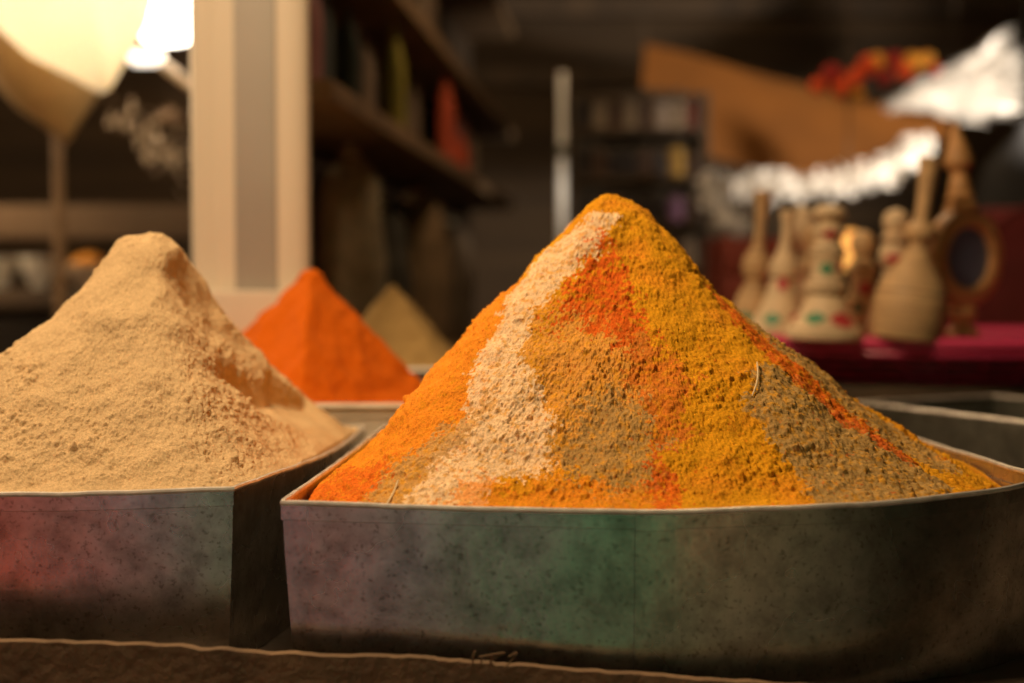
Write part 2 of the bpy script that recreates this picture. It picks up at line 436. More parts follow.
def mix_tint(F):
    c = np.tile(np.array(C_YEL), (len(F),1))
    v = fbm(F, 60, 3, 40); c *= (1 + .18*v)[:,None]
    g = np.clip(fbm(F, 260, 2, 60)*1.6, -1, 1)      # grains of the neighbouring spice
    c = c + (np.array(C_ORA)-c)*np.clip(fbm(F, 35, 3, 50)*.7, 0, .45)[:,None]
    wx = fbm(F, 55, 3, 21); wy = fbm(F, 55, 3, 31); sx = perlin(F, 420, 3); sy = perlin(F, 420, 5)
    mx_ = perlin(F, 170, 6); my_ = perlin(F, 170, 7)
    for name, col, soft, amt in ORDER:
        x = F[:,0] + soft*(wx + 1.3*sx + .9*mx_); y = F[:,1] + soft*(wy + 1.3*sy + .9*my_)
        k = in_poly(x, y, PATCH[name]).astype(float)*amt*np.clip(.98 + .75*g, .35, 1)
        tone = np.array(col)[None]*(1 + .16*fbm(F, 140, 2, 70))[:,None]
        c = c*(1-k[:,None]) + tone*k[:,None]
    sp = perlin(F, 520, 77)                          # scattered darker and redder crumbs
    c = np.where((sp > .52)[:,None], c*np.array((.62,.45,.4)), c)
    sq = perlin(F, 330, 91)                          # stray red grains
    c = np.where((sq > .60)[:,None], c*.4 + np.array(C_RED)*.6, c)
    return np.clip(c, 0, .95)

def mix_relief(F, t):
    rough = .75 + .5*sstep(.2, .75, t)
    n1 = fbm(F, 26, 2, 1)*.0038
    n2 = fbm(F, 85, 5, 4, .66)*.00115
    G = F + np.stack([perlin(F, 300, 15), perlin(F, 300, 16), perlin(F, 300, 17)], 1)*.0009
    c0 = crumbs(G, 105, 7, .6, .35)/105; c1 = crumbs(G, 190, 1, .6, .5)/190; c2 = crumbs(G, 420, 2, .7, .8)/420; c3 = crumbs(F, 800, 3, .7, .9)/800
    coarse = .35 + .65*np.clip(fbm(F, 18, 2, 33)*1.4+.5, 0, 1)
    return n1 + n2 + (c0*.5*coarse + c1*.65*coarse + c2*(.25+.45*coarse) + c3*.75)*rough - .0013

def cream_relief(F, t):
    rough = .55 + .6*sstep(.15, .6, t)
    Q = F*np.array((1,1,.55))
    n1 = fbm(F, 22, 2, 101)*.0048
    n2 = fbm(Q, 75, 5, 104, .64)*.0017 + fbm(F, 38, 2, 160)*.0022*sstep(.30, .05, t)
    G = Q + np.stack([perlin(F, 260, 15), perlin(F, 260, 16), perlin(F, 260, 17)], 1)*.0012
    c1 = crumbs(G, 130, 4, .62, .5)/130; c2 = crumbs(G, 300, 5, .68, .7)/300; c3 = crumbs(F, 700, 6, .7, .8)/700
    coarse = np.clip(fbm(F, 16, 2, 133)*1.5+.45, 0, 1)
    return n1 + (n2 + c1*.7*coarse + c2*.7*(.3+.7*coarse) + c3*.6)*rough*(1-.9*scoop_mask(F[:,0], F[:,1])) - .0009

def cream_tint(F):
    c = np.tile(np.array((.62,.43,.225)), (len(F),1)); v = fbm(F, 45, 3, 140)
    return np.clip(c*(1+.06*v)[:,None], 0, .95)

def scoop(X, Y, Z):
    # a hollow left where a scoop was taken from the right flank
    S = .8865 + np.maximum(-.122-X, 0)*.47 + np.maximum(Y-1.06, 0)*.3
    return Z - scoop_mask(X, Y)*np.maximum(Z-S, 0)
def scoop_mask(X, Y):
    wob = .004*np.sin(Y*90)
    d1 = X - (-.197 + (Y-.945)*.25 + wob)          # steep upper lip
    d2 = Y - (.926 + (X+.19)*.75)                  # lower edge towards the front
    return sstep(0, .007, d1)*sstep(0, .022, d2)*sstep(1.115, 1.085, Y)

tag(heap(PILE_MIX, 'spice_heap', M_POWDER, 1600, 340, relief=mix_relief, tint=mix_tint),
    'tall heap of mixed spices banded yellow, orange, red and cream in the large front tin', 'spice heap')
tag(heap(PILE_CREAM, 'powder_heap', M_POWDER, 1600, 340, carve=scoop, relief=cream_relief, tint=cream_tint),
    'pale beige powder heap with a scooped hollow, in the tin beside the mixed spice heap', 'spice heap')

def plain_tint(col, v=.06, s=40, seed=200):
    def f(F):
        return np.clip(np.tile(np.array(col), (len(F),1))*(1+v*fbm(F, s, 3, seed))[:,None], 0, .95)
    return f
def plain_relief(a, s, seed):
    return lambda F, t: fbm(F, s, 3, seed)*a + fbm(F, 220, 2, seed+9)*.0006

def rect(x0, x1, y0, y1):
    return loop_of([[(x0,y0),((x0+x1)/2,y0),(x1,y0)],[(x1,y0),(x1,(y0+y1)/2),(x1,y1)],[(x1,y1),((x0+x1)/2,y1),(x0,y1)],[(x0,y1),(x0,(y0+y1)/2),(x0,y0)]], 6)

STR = [(0,1),(.05,.985),(.1,.92),(.5,.49),(.9,.08),(1,.0),(1.6,-.02)]
TIN_RED = rect(-.335,-.060,1.195,1.46)
p_or = np.array([-.187,1.33])
dia = lambda c, l, r, f, b: np.array([(c[0]-l,c[1]),(c[0]+.006,c[1]-f),(c[0]+r,c[1]),(c[0],c[1]+b)])
PILE_RED = Pile((-.187,1.325,1.0105), inset(TIN_RED,.003), .891, {'f': STR}, contour=dia(p_or,.135,.122,.128,.125), sharp=14)
tag(heap(PILE_RED, 'spice_heap', M_POWDERSOFT, 420, 90, relief=plain_relief(.003, 40, 210), tint=plain_tint((.62,.12,.003))),
    'bright orange-red spice heap with a sharp ridge, in the cream tin behind', 'spice heap')
TIN_TAN = rect(-.235,-.055,1.63,1.86)
PILE_TAN = Pile((-.145,1.74,.9945), inset(TIN_TAN,.003), .896, {'f': STR}, cap=1.1)
tag(heap(PILE_TAN, 'spice_heap', M_POWDERSOFT, 360, 70, relief=plain_relief(.003, 40, 230), tint=plain_tint((.36,.225,.08))),
    'small brownish tan spice heap behind the bright orange-red one', 'spice heap')
TIN_OLIVE = rect(-.015,.185,1.50,1.72)
PILE_OLIVE = Pile((.062,1.60,1.052), inset(TIN_OLIVE,.003), .896, {'f': STR}, cap=1.1)
tag(heap(PILE_OLIVE, 'spice_heap', M_POWDERSOFT, 360, 70, relief=plain_relief(.003, 40, 250), tint=plain_tint((.085,.075,.018))),
    'dim olive green spice heap half hidden behind the mixed spice heap', 'spice heap')

# ---------------------------------------------------------------- tins
def tin(name, label, L, z0, z1, mw, mr, taper=.006, sag=None, dent=.0015, hem=.009, group='spice tins on the counter', seam_at=None, rimr=.0016, sharp=25):
    n = len(L); c = L.mean(0)
    root = thing(name, (c[0], c[1], z0), label, 'tin', group)
    H = z1-z0; th = .0011
    sg = np.array([sag(p) if sag else 0 for p in L])
    rows = [(0, taper), (.25, taper*.75), (.5, taper*.5), (.75, taper*.25), (1-hem/H-.004, .0009), (1-hem/H, .0000), (1, 0)]
    m = MB(); vs = []; fs = []
    rings = []
    for q, ins in rows:
        P = inset(L, ins) if ins else L
        P3 = np.column_stack([P, z0+H*q+sg*q])
        dn = perlin(P3, 14, 300+int(z0*1000))*dent*math.sin(math.pi*min(q, 1))
        P = P + (inset(P, 1)-P)*dn[:,None]
        rings.append(np.column_stack([P, z0+H*q+sg*q]))
    for q, ins in rows[::-1]:
        P = inset(L, ins+th)
        rings.append(np.column_stack([P, z0+H*q+sg*q]))
    for r in rings: vs += [tuple(p) for p in r]
    for i in range(len(rings)-1):
        for k in range(n):
            k2 = (k+1) % n; fs.append((i*n+k, i*n+k2, (i+1)*n+k2, (i+1)*n+k))
    wall_ = m.add(vs, fs).build('wall', mw, root, sharp=sharp)
    b = MB(); Pb = inset(L, taper+.0002)
    b.add([(x,y,z0) for x,y in Pb]+[(x,y,z0+.0012) for x,y in Pb],
          [tuple(range(n))[::-1], tuple(range(n,2*n))]+[(k,(k+1)%n,n+(k+1)%n,n+k) for k in range(n)]).build('bottom', mw, root)
    P = inset(L, th/2)
    wob = perlin(np.column_stack([P, np.zeros(n)]), 40, 333)*.0006
    MB().tube([(x,y,z1+s+w) for (x,y),s,w in zip(P,sg,wob)], rimr, 8, True).build('rim', mr, root)
    if seam_at is not None:
        i = int(np.argmin(((L-np.array(seam_at))**2).sum(1)))
        g = []
        for q, ins in rows:
            Pq = inset(L, ins-.0012) 
            g.append([(Pq[j][0], Pq[j][1], z0+H*q*.99+sg[j]*q) for j in (i-1, i, i+1)])
        MB().sheet(g, .0008).build('seam', mw, wall_)
    return root

def dense(L, step=.006):
    out = []
    for a, b in zip(L, np.roll(L, -1, 0)):
        k = max(1, int(np.linalg.norm(b-a)/step))
        out += [a+(b-a)*i/k for i in range(k)]
    return np.array(out)

ZC = .780
def sag_mix(p):
    return float(np.interp(p[0], [-.124,-.02,.0755,.19,.306], [0,-.002,-.0035,-.001,.003]))*float(np.interp(p[1], [.80,1.05], [1,0]))
tin('spice_tin', 'large dented metal tin with bowed front holding the mixed spice heap', dense(TIN_MIX), ZC, .881, M_TIN, M_RIM, sag=sag_mix, seam_at=(.078,.748))
tin('spice_tin', 'square metal tin with red reflection holding the pale beige powder', dense(TIN_CREAM), ZC, .881, M_TIN, M_RIM, sag=lambda p: .002*float(np.interp(p[0], [-.25,-.156], [0,1.35])) *float(np.interp(p[1], [.80,1.02], [1,0])))
tin('spice_tin', 'cream tin holding the bright orange-red heap', dense(TIN_RED,.02), ZC, .894, M_CREAMTIN, M_CREAMTIN, dent=.0005, rimr=.003)
tin('spice_tin', 'grey tin under the small brownish tan heap', dense(TIN_TAN,.02), ZC, .898, M_TIN_OLD, M_RIM, dent=.0005)
tin('spice_tin', 'dark tin under the dim olive green heap', dense(TIN_OLIVE,.02), ZC, .898, M_TIN_OLD, M_RIM, dent=.0005)
# the empty grey tin turned away on the right
A = np.array([.338,1.392]); u = np.array([.436,-.9]); w = np.array([.9,.436])
TIN_GREY = loop_of([[A,A+u*.17,A+u*.21,A+u*.40],[A+u*.40,A+u*.40+w*.09,A+u*.40+w*.18],[A+u*.40+w*.18,A+u*.2+w*.18,A+w*.18],[A+w*.18,A+w*.09,A]], 8)
tin('spice_tin', 'empty dull grey tin to the right of the mixed spice heap, below the basket', dense(TIN_GREY,.01), ZC, .881, M_TIN_OLD, M_RIM, dent=.003)

# ---------------------------------------------------------------- counter
def struct(name, mb, m, **k): return tag(mb.build(name, m, **k), kind='structure')
cn = thing('stall_counter', (.0,1.25,0), 'dark wooden stall counter carrying the rows of spice tins', 'counter')
MB().box((.05,1.36,ZC-.02),(1.9,1.22,.038),.004).build('counter_top', M_COUNTER, cn)
for x in (-.85,.95):
    for y in (.80,1.9): MB().box((x,y,(ZC-.04)/2),(.06,.06,ZC-.04),.004).build('leg', M_DARKWOOD, cn)
ZS = .8835
st = MB().box((.68,1.76,(ZC+ZS)/2),(.78,.40,ZS-ZC-.001),.004).build('display_box', M_DARKWOOD, at=(.68,1.76,ZC))
tag(st, 'dark wooden box raising the magenta basket behind the grey tin', 'box')
# rough board along the front edge
edge = catmull([(-.42,.742,.8135),(-.30,.741,.8125),(-.18,.740,.8085),(-.11,.739,.8045),(-.048,.738,.8035),(-.018,.737,.8005),(.05,.735,.7965),(.15,.730,.7905),(.27,.728,.786),(.45,.726,.783)], 16)
g = []
jit = [perlin(np.array([[p[0]*1.0,0,0.3]]), 90, 5)[0]*.0011+perlin(np.array([[p[0],0,0.7]]), 300, 6)[0]*.0007 for p in edge]
for q in (0,.1,.3,1):
    g.append([(p[0], p[1]-.004*q, (p[2]+j*(1-q))*(1-q)+.001*q) for p, j in zip(edge, jit)])
board = MB().sheet(g, .007).build('edge_board', M_BOARD, at=(0,.735,.70))
tag(board, 'rough brown board with torn upper edge along the front of the counter', 'board')
f = MB()
for k in range(5):
    x0 = -.020+.004*k; pts = catmull([(x0,.7325,.7985),(x0+rnd.uniform(-.004,.004),.7315,.803),(x0+rnd.uniform(-.007,.007),.731,.8065+rnd.uniform(-.002,.002)),(x0+rnd.uniform(-.010,.010),.731,.805)], 5)
    f.tube(pts, .00045, 5)
tag(f.build('frayed_fibre', M_SHELFWOOD, at=(-.012,.732,.80)), 'tuft of frayed pale fibres on the torn board edge', 'fibre')

# straw bits on the heap
def straw(px0, py0, px1, py1, pile, label, bow=.002):
    pts = []
    for k in range(9):
        q = k/8; px = px0+(px1-px0)*q + math.sin(q*3.1)*bow*1500; py = py0+(py1-py0)*q
        Ys = np.linspace(.74, 1.1, 900); X = np.array([W(px,py,y) for y in Ys])
        i = int(np.argmax(X[:,2] < pile.h(X[:,0], X[:,1]) + .0028)); pts.append(X[i])
    tag(MB().tube(pts, [.0004]+[.0006]*7+[.0003], 6).build('straw', M_STRAW, at=pts[0]), label, 'straw', 'straw bits on the mixed spice heap')
straw(757,362,752,396,PILE_MIX,'curled pale straw on the grey-brown patch to the right')
straw(386,505,398,480,PILE_MIX,'short straw lying low on the tan patch to the left', .001)

# ---------------------------------------------------------------- magenta basket with turned wood
BX, BY, BZ = .565, 1.725, .9385
bk = thing('plastic_basket', (BX,BY,ZS), 'magenta plastic basket with lattice sides carrying the turned wooden ornaments', 'basket')
def oval(rx, ry, z, n=72): return [(BX+rx*math.cos(2*math.pi*k/n), BY+ry*math.sin(2*math.pi*k/n), z) for k in range(n)]
MB().tube(oval(.300,.200,BZ-.007), .0075, 10, True).build('rim', M_MAGENTA, bk)
MB().tube(oval(.297,.197,BZ-.018), .0045, 8, True).build('rim_band', M_MAGENTA, bk)
a = oval(.296,.196,BZ-.006); b_ = oval(.296,.196,BZ-.003)
MB().add(a+b_, [tuple(range(72))[::-1], tuple(range(72,144))]+[(k,(k+1)%72,72+(k+1)%72,72+k) for k in range(72)]).build('floor_panel', M_MAGENTA, bk)
lt = MB()
for k in range(36):
    t = 2*math.pi*k/36; c_, s_ = math.cos(t), math.sin(t)
    lt.tube([(BX+.296*c_,BY+.196*s_,BZ-.018),(BX+.215*c_,BY+.125*s_,ZS+.004)], .0028, 6)
for q in (.35,.68): lt.tube(oval(.296-.081*q,.196-.071*q,BZ-.018-(BZ-.022-ZS)*q), .0024, 6, True)
lt.build('lattice_side', M_MAGENTA, bk)
MB().tube(oval(.215,.125,ZS+.004), .0035, 8, True).build('base_ring', M_MAGENTA, bk)
lin_ = MB(); a = oval(.285,.186,BZ-.02); b_ = oval(.205,.115,ZS+.006)
lin_.add(a+b_, [(k,(k+1)%72,72+(k+1)%72,72+k) for k in range(72)]+[tuple(range(72,144))]).build('liner', M_BLACK, bk)

def smooth_prof(pts, n=5):
    return [(max(.0004, p[0]), p[1]) for p in catmull(pts, n)]
def turned(name, label, cat, px, Y, prof_px, m, lean=(0,0), bands=(), base_py=333, grooves=(), group='turned wooden ornaments in the basket', pieces=(('body',0),)):
    """prof_px: (radius px, height px above base) from the base upward"""
    s = Y/FPX; X = (px-512)/FPX*Y
    root = thing(name, (X,Y,BZ-.0028), label, cat, group)
    R = Matrix.Translation((X,Y,BZ-.0028)) @ Matrix.Rotation(lean[0],4,'Y') @ Matrix.Rotation(lean[1],4,'X')
    pr = [(r*s, h*s) for r, h in prof_px]
    full = smooth_prof(pr); cuts = [0] + [c*s for _, c in pieces[:-1]] + [1e9]; pcs = []
    zs_ = [q[1] for q in prof_px]; rs_ = [q[0] for q in prof_px]
    for (nm, top), lo, hi in zip(pieces, cuts[:-1], cuts[1:]):
        i0 = 0 if lo == 0 else min(range(len(full)), key=lambda i: abs(full[i][1]-lo))
        i1 = len(full)-1 if hi > 1e8 else min(range(len(full)), key=lambda i: abs(full[i][1]-hi))
        pcs.append((full[i1][1]/s, MB().lathe(full[i0:i1+1], 36, R).build(nm, m, root, sharp=50)))
    on = lambda k: next((o for t, o in pcs if k <= t), pcs[-1][1])
    for k in grooves:
        r = np.interp(k, [q[1] for q in prof_px], [q[0] for q in prof_px])*s
        MB().lathe([(r*.9,k*s-.0012),(r+.0005,k*s-.0008),(r+.0005,k*s+.0008),(r*.9,k*s+.0012)], 36, R).build('groove', M_GROOVE, on(k))
    for k, ang, wd, hh, mm in bands:       # painted leaf shaped spots lying on the turned surface
        v = []; fc = []
        for i in range(9):
            for j in range(7):
                a = ang+(i/8-.5)*wd; h = k+(j/6-.5)*hh*math.sin(math.pi*(i+.6)/9.2)
                r = np.interp(h, [q[1] for q in prof_px], [q[0] for q in prof_px])*s+.0006
                v.append((r*math.cos(a), r*math.sin(a), h*s))
        g = [v[i*7:(i+1)*7] for i in range(9)]
        q = MB().sheet(g, .0006); q.v = [tuple(R @ Vector(p)) for p in q.v]; tag(q.build('painted_leaf', mm, on(k)), 'red painted leaf' if mm is M_RED else 'green painted leaf')
    return root

FRONT = -math.pi/2
VASE = [(17,0),(19,4),(20,18),(17,34),(11,48),(8.5,54),(12,58),(14,66),(13,76),(8,84),(5.5,92),(5,108),(6,124),(9,138),(10,143)]
turned('bud_vase','slender wooden bud vase with flared top, leftmost in the basket','vase',750,1.72,VASE,M_WOOD,(math.radians(5),0),[(16,FRONT-.5,.8,12,M_GREEN)],grooves=(50,80),pieces=(('body',84),('neck',0)))
VASE2 = [(28,0),(30,4),(27,14),(20,30),(15,46),(13,56),(15,62),(14,72),(10,80),(7,88),(5.5,100),(6,112),(8.5,126)]
turned('bud_vase','wooden bud vase with wide skirt and red and green leaves, second from left','vase',779,1.66,VASE2,M_WOODPALE,(math.radians(4),0),[(52,FRONT-.2,.8,14,M_RED),(17,FRONT-.5,.7,12,M_GREEN),(20,FRONT+.6,.8,10,M_RED)],grooves=(58,),pieces=(('skirt',56),('body',88),('neck',0)))
PILL = [(16,0),(17,5),(12,12),(9,22),(13,28),(13,36),(8,42),(9,56),(13,62),(12,70),(7,76),(10,84),(14,92),(15,104),(12,116),(6,124),(1,127)]
turned('wooden_bottle','pale round-topped wooden bottle behind the two bud vases','bottle',801,1.80,PILL,M_WOODPALE,grooves=(38,74),pieces=(('base',42),('body',76),('stopper',0)))
turned('wooden_bottle','thin dark wooden spindle bottle behind the painted stand','bottle',812,1.74,[(13,0),(14,4),(9,12),(7,24),(10,30),(10,38),(6,44),(8,58),(11,64),(10,72),(6,78),(8,88),(10,98),(8,106),(2,110)],M_WOOD,grooves=(26,60),pieces=(('base',44),('body',78),('stopper',0)))
STAND = [(38,0),(39,3),(38,8),(33,13),(26,24),(20,38),(17,44),(20,48),(21,53),(18,57),(16,64),(15,76),(17,84),(18,88),(15,92),(13,98),(15,104),(17,108),(13,112),(9,116),(12,120),(16,123),(16,128),(11,132),(2,134)]
turned('candle_stand','broad-based turned wooden stand with big green and red leaves','candle stand',824,1.58,STAND,M_WOODPALE,(math.radians(2.0),0),
       [(21,FRONT-.55,.75,12,M_GREEN),(20,FRONT+.45,.95,15,M_RED),(70,FRONT-.25,.9,12,M_GREEN),(72,FRONT+.8,.8,10,M_RED),(104,FRONT-.1,1.0,9,M_RED)],grooves=(9,46,56,90,110),pieces=(('base',44),('stem',92),('knob',0)))
KNOB = [(19,0),(20,4),(16,10),(14,24),(16,32),(17,36),(13,42),(11,54),(13,64),(15,68),(11,74),(8,80),(11,86),(12,94),(9,102),(2,106)]
turned('candle_stand','small round-knobbed wooden stand with a red leaf band','candle stand',862,1.66,KNOB,M_WOOD,(0,0),[(48,FRONT,1.2,14,M_RED),(28,FRONT-.5,.8,10,M_GREEN),(14,FRONT+.4,.9,9,M_RED)],base_py=328,grooves=(34,66,80),pieces=(('base',42),('stem',80),('knob',0)))
PIN = [(22,0),(24,6),(21,24),(15,44),(11,60),(10,68),(14,74),(15,80),(13,90),(10,95),(14,98),(12,102),(9,104),(12,108),(13,116),(10,124),(2,128)]
turned('wooden_bottle','pale ball-topped wooden bottle leaning beside the grooved flask','bottle',889,1.64,PIN,M_WOODPALE,(math.radians(3),0),[(78,FRONT-.3,1.1,9,M_RED)],grooves=(70,94),pieces=(('body',68),('neck',104),('stopper',0)))
FLASK = [(33,0),(35,4),(37,18),(37,34),(34,50),(26,64),(18,76),(12,88),(9,96),(14,101),(16,107),(15,113),(9,118),(7.5,126),(8,150),(9.5,168),(11,180),(10.5,182),(6,182)]
turned('wooden_flask','large grooved wooden flask with long flared neck, in front of the mirror','flask',906,1.56,FLASK,M_WOOD,(math.radians(7),0),[],grooves=(12,22,31,40,48),pieces=(('body',96),('collar',118),('neck',0)))
# hand mirror on a foot
mp = W(963,258,1.62); sc_ = 1.62/FPX
mi = thing('standing_mirror', (mp[0],1.62,BZ-.0028), 'round wooden framed mirror with pointed finial standing behind the flask', 'mirror')
R = Matrix.Translation(mp) @ Matrix.Rotation(math.radians(30),4,'Z') @ Matrix.Rotation(math.radians(90),4,'X')
mfr = MB().lathe([(.0345,-.006),(.0345,.010),(.038,.013),(.046,.0135),(.054,.011),(.0575,.004),(.0575,-.004),(.053,-.009),(.040,-.010),(.0345,-.006)], 56, R, close=False).build('frame', M_WOODRED, mi)
M_MIRROR = mat('mirror_glass', (.22,.26,.38), rough=.15, metal=.35, var=.15, vscale=15)
MB().lathe([(.001,.006),(.036,.006),(.036,-.004),(.001,-.004)], 48, R).build('mirror_glass', M_MIRROR, mfr)
Tb = Matrix.Translation((mp[0],1.62,BZ-.0028))
hb = mp[2]-.055-(BZ-.0028)
MB().lathe(smooth_prof([(.020,0),(.021,.004),(.017,.009),(.011,.014),(.013,.02),(.016,hb*.8),(.013,hb)]), 32, Tb).build('foot', M_WOODRED, mi, sharp=50)
Tt = Matrix.Translation((mp[0]-.003,1.62,mp[2]+.053)) @ Matrix.Rotation(math.radians(-4),4,'Y')
MB().lathe(smooth_prof([(.018,0),(.019,.006),(.013,.011),(.016,.016),(.013,.021),(.012,.030),(.009,.042),(.012,.048),(.0165,.054),(.0145,.066),(.009,.080),(.005,.092),(.001,.102)]), 32, Tt).build('finial', M_WOODRED, mi, sharp=50)
# ---------------------------------------------------------------- column
px0, px1, py0, py1 = -.336, -.211, 1.485, 1.600
cp = MB()
n = 25; ring = []
for k in range(n):                       # front face with a shallow hollow down the middle
    q = k/(n-1); x = px0+(px1-px0)*q
    y = py0 + .003*math.exp(-((q-.13)/.05)**2) + .010*(abs(q-.5)*2)**8
    ring.append((x, y))
ring += [(px1-.016,py1),(px0,py1)]
N_ = len(ring)
cp.add([(x,y,ZC) for x,y in ring]+[(x,y,2.6) for x,y in ring], [tuple(range(N_))[::-1], tuple(range(N_,2*N_))]+[(k,(k+1)%N_,N_+(k+1)%N_,N_+k) for k in range(N_)])
cl = thing('column', (-.273,1.54,ZC), 'cream painted square column with shading painted as a grey strip down its face, behind the powder heap', 'column')
cp.build('shaft', M_PILLAR, cl, sharp=60)
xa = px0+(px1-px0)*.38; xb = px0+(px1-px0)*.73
MB().box(((xa+xb)/2,py0+.001,(ZC+2.6)/2),(xb-xa,.008,2.6-ZC-.01),.002).build('shade_strip', mat('column_shade_grey',(.42,.385,.33),.45,.2,.10,5), cl)  # grey band paints in the dimmer middle of the column face
MB().box((-.277,1.535,ZC+.105),(.142,.15,.21),.008).build('plinth', M_PILLAR, cl)

# ---------------------------------------------------------------- side shelf that runs back from the column
ang = math.atan(.083); ux, uy = math.sin(ang), math.cos(ang)
def sh(s, depth, z):                     # s metres along the shelf, depth behind its front edge
    return (-.349+.083*0 + ux*s + .133 - uy*depth + 0, 1.6 + uy*s + ux*depth, z)
def shelf_pt(Y, depth=0, z=1.0):
    return (-.349+.083*Y - depth*uy, Y + depth*ux, z)
ss = thing('side_shelf', shelf_pt(3.0,.16,.0), 'long dark wooden shelf rack running back beside the cream column', 'shelf')
RS = lambda Yc, d, z: Matrix.Translation(shelf_pt(Yc, d, z)) @ Matrix.Rotation(-ang, 4, 'Z')
for z in (1.237,1.447,1.75):
    MB().box((0,0,-.013),(.15,2.62,.026),.003, RS(2.98,.075,z)).build('shelf_board', M_SHELFWOOD, ss)
for z in (.42,.86):
    MB().box((0,0,-.013),(.15,2.26,.026),.003, RS(3.16,.075,z)).build('shelf_board', M_SHELFWOOD, ss)
MB().box((0,0,0),(.016,2.62,.70),.002, RS(2.98,.16,1.54)).build('back_panel', M_DARKWOOD, ss)
MB().box((0,0,0),(.016,2.26,1.16),.002, RS(3.16,.16,.60)).build('back_panel', M_DARKWOOD, ss)
for Yc in (2.06,3.35,4.27):
    MB().box((0,0,0),(.02,.03,1.9),.003, RS(Yc,.142,.95)).build('upright', M_DARKWOOD, ss)

def sack(name, label, cat, loc, r, h, m, lean=0, group=None):
    s = thing(name, loc, label, cat, group)
    M = Matrix.Translation(loc) @ Matrix.Rotation(lean,4,'Y')
    pr = smooth_prof([(r*.8,0),(r*.97,h*.06),(r*1.02,h*.3),(r*.98,h*.6),(r*.86,h*.8),(r*.55,h*.91),(r*.22,h*.95),(r*.30,h),(r*.05,h*.99)])
    q = MB().lathe(pr, 40, M)
    v = np.array(q.v); d = fbm(v, 16, 2, int(h*1000))*r*.10
    c = np.array(loc); dirs = v-c; dirs[:,2] = 0; dirs /= np.linalg.norm(dirs,axis=1)[:,None]+1e-9
    q.v = [tuple(p) for p in v+dirs*d[:,None]]
    bag_ = q.build('bag', m, s)
    t = [(loc[0]+r*.27*math.cos(a)+math.sin(lean)*h*.95, loc[1]+r*.27*math.sin(a), loc[2]+h*.945*math.cos(lean)) for a in [i*math.pi/8 for i in range(16)]]
    MB().tube(t, r*.05, 6, True).build('tie_cord', M_STRAW, s)
    return s
sp = shelf_pt(2.13,.07,.861)
sack('spice_sack','big beige sack under the shelf next to the cream column','sack',sp,.052,.345,M_SACK,0,'sacks under the side shelf')
sp = shelf_pt(2.42,.075,.861)
sack('spice_sack','dark sack standing second along under the side shelf','sack',sp,.05,.28,mat('dark_sacking',(.05,.04,.025),.9),0,'sacks under the side shelf')
sp = shelf_pt(2.80,.068,.861)
sack('spice_sack','pale brown sack standing third along under the side shelf','sack',sp,.062,.33,mat('brown_sacking',(.20,.12,.055),.9,bump=.5,bscale=200),0,'sacks under the side shelf')
sp = shelf_pt(3.3,.075,.861)
sack('spice_sack','brown sack standing last along under the side shelf','sack',sp,.062,.29,mat('umber_sacking',(.10,.065,.035),.9),0,'sacks under the side shelf')

def packet(label, Y, depth, z, w, h, m, tilt=0, th=.035, group='packets on the side shelf'):
    """a filled paper packet with pinched top"""
    p = shelf_pt(Y, depth, z); M = Matrix.Translation(p) @ Matrix.Rotation(-ang+tilt,4,'Z')
    vs = []; fs = []; nr = 10; ns = 20
    for i in range(nr):
        q = i/(nr-1); t = th*(1-.15*(1-q))*(1 if q < .55 else max(.06, 1-((q-.55)/.45)**1.4)) ; ww = w*(1 if q < .9 else .97)
        for k in range(ns):
            a = 2*math.pi*k/ns; ca, sa = math.cos(a), math.sin(a)
            vs.append((t/2*math.copysign(abs(ca)**.5,ca), ww/2*math.copysign(abs(sa)**.5,sa), h*q))
    for i in range(nr-1):
        for k in range(ns): fs.append((i*ns+k, i*ns+(k+1)%ns, (i+1)*ns+(k+1)%ns, (i+1)*ns+k))
    fs.append(tuple(range(ns))[::-1]); fs.append(tuple((nr-1)*ns+k for k in range(ns)))
    o = thing('paper_packet', p, label, 'packet', group)
    pou = MB().add(vs, fs, M).build('pouch', m, o)
    MB().box((0,0,h*.985),(.006,w*.98,h*.05),.001,M).build('folded_top', m, o)
    return o
MR = mat('packet_red',(.50,.07,.02),.6); MP = mat('packet_pink',(.28,.10,.085),.6); MG = mat('packet_dark_green',(.030,.036,.026),.6)
MY = mat('packet_yellow_green',(.25,.20,.02),.6); MV = mat('packet_violet',(.09,.05,.06),.6); MT = mat('packet_tan',(.17,.11,.065),.7)
packet('dull pink paper packet on the side shelf beside the column',1.76,.05,1.238,.075,.155,MP)
packet('dark green paper packet second along on the side shelf',1.87,.06,1.238,.09,.17,MG)
packet('darker green paper packet third along on the side shelf',2.02,.05,1.238,.10,.14,MG,.2)
packet('brown packet fourth along on the side shelf',2.18,.06,1.238,.09,.15,MT)
packet('narrow yellow-green packet on the side shelf',2.30,.03,1.238,.05,.17,MY)
packet('violet-brown packet after the yellow-green one on the shelf',2.46,.06,1.238,.13,.16,MV)
packet('brown packet before the upright red packet on the shelf',2.66,.06,1.238,.13,.15,MT,.1)
packet('upright bright red packet on the side shelf',2.86,.02,1.238,.06,.17,MR)
packet('small low red packet further along the side shelf',3.10,.02,1.238,.09,.075,MR)
packet('large dull pink packet near the far end of the shelf',3.34,.05,1.238,.16,.17,MP)
packet('brown packet at the far end of the shelf',3.62,.06,1.238,.17,.16,MT,.2)
packet('violet-brown packet on the upper side shelf',2.5,.06,1.448,.16,.22,MV)
packet('tan packet on the upper side shelf behind the violet one',2.85,.06,1.448,.16,.2,MT)

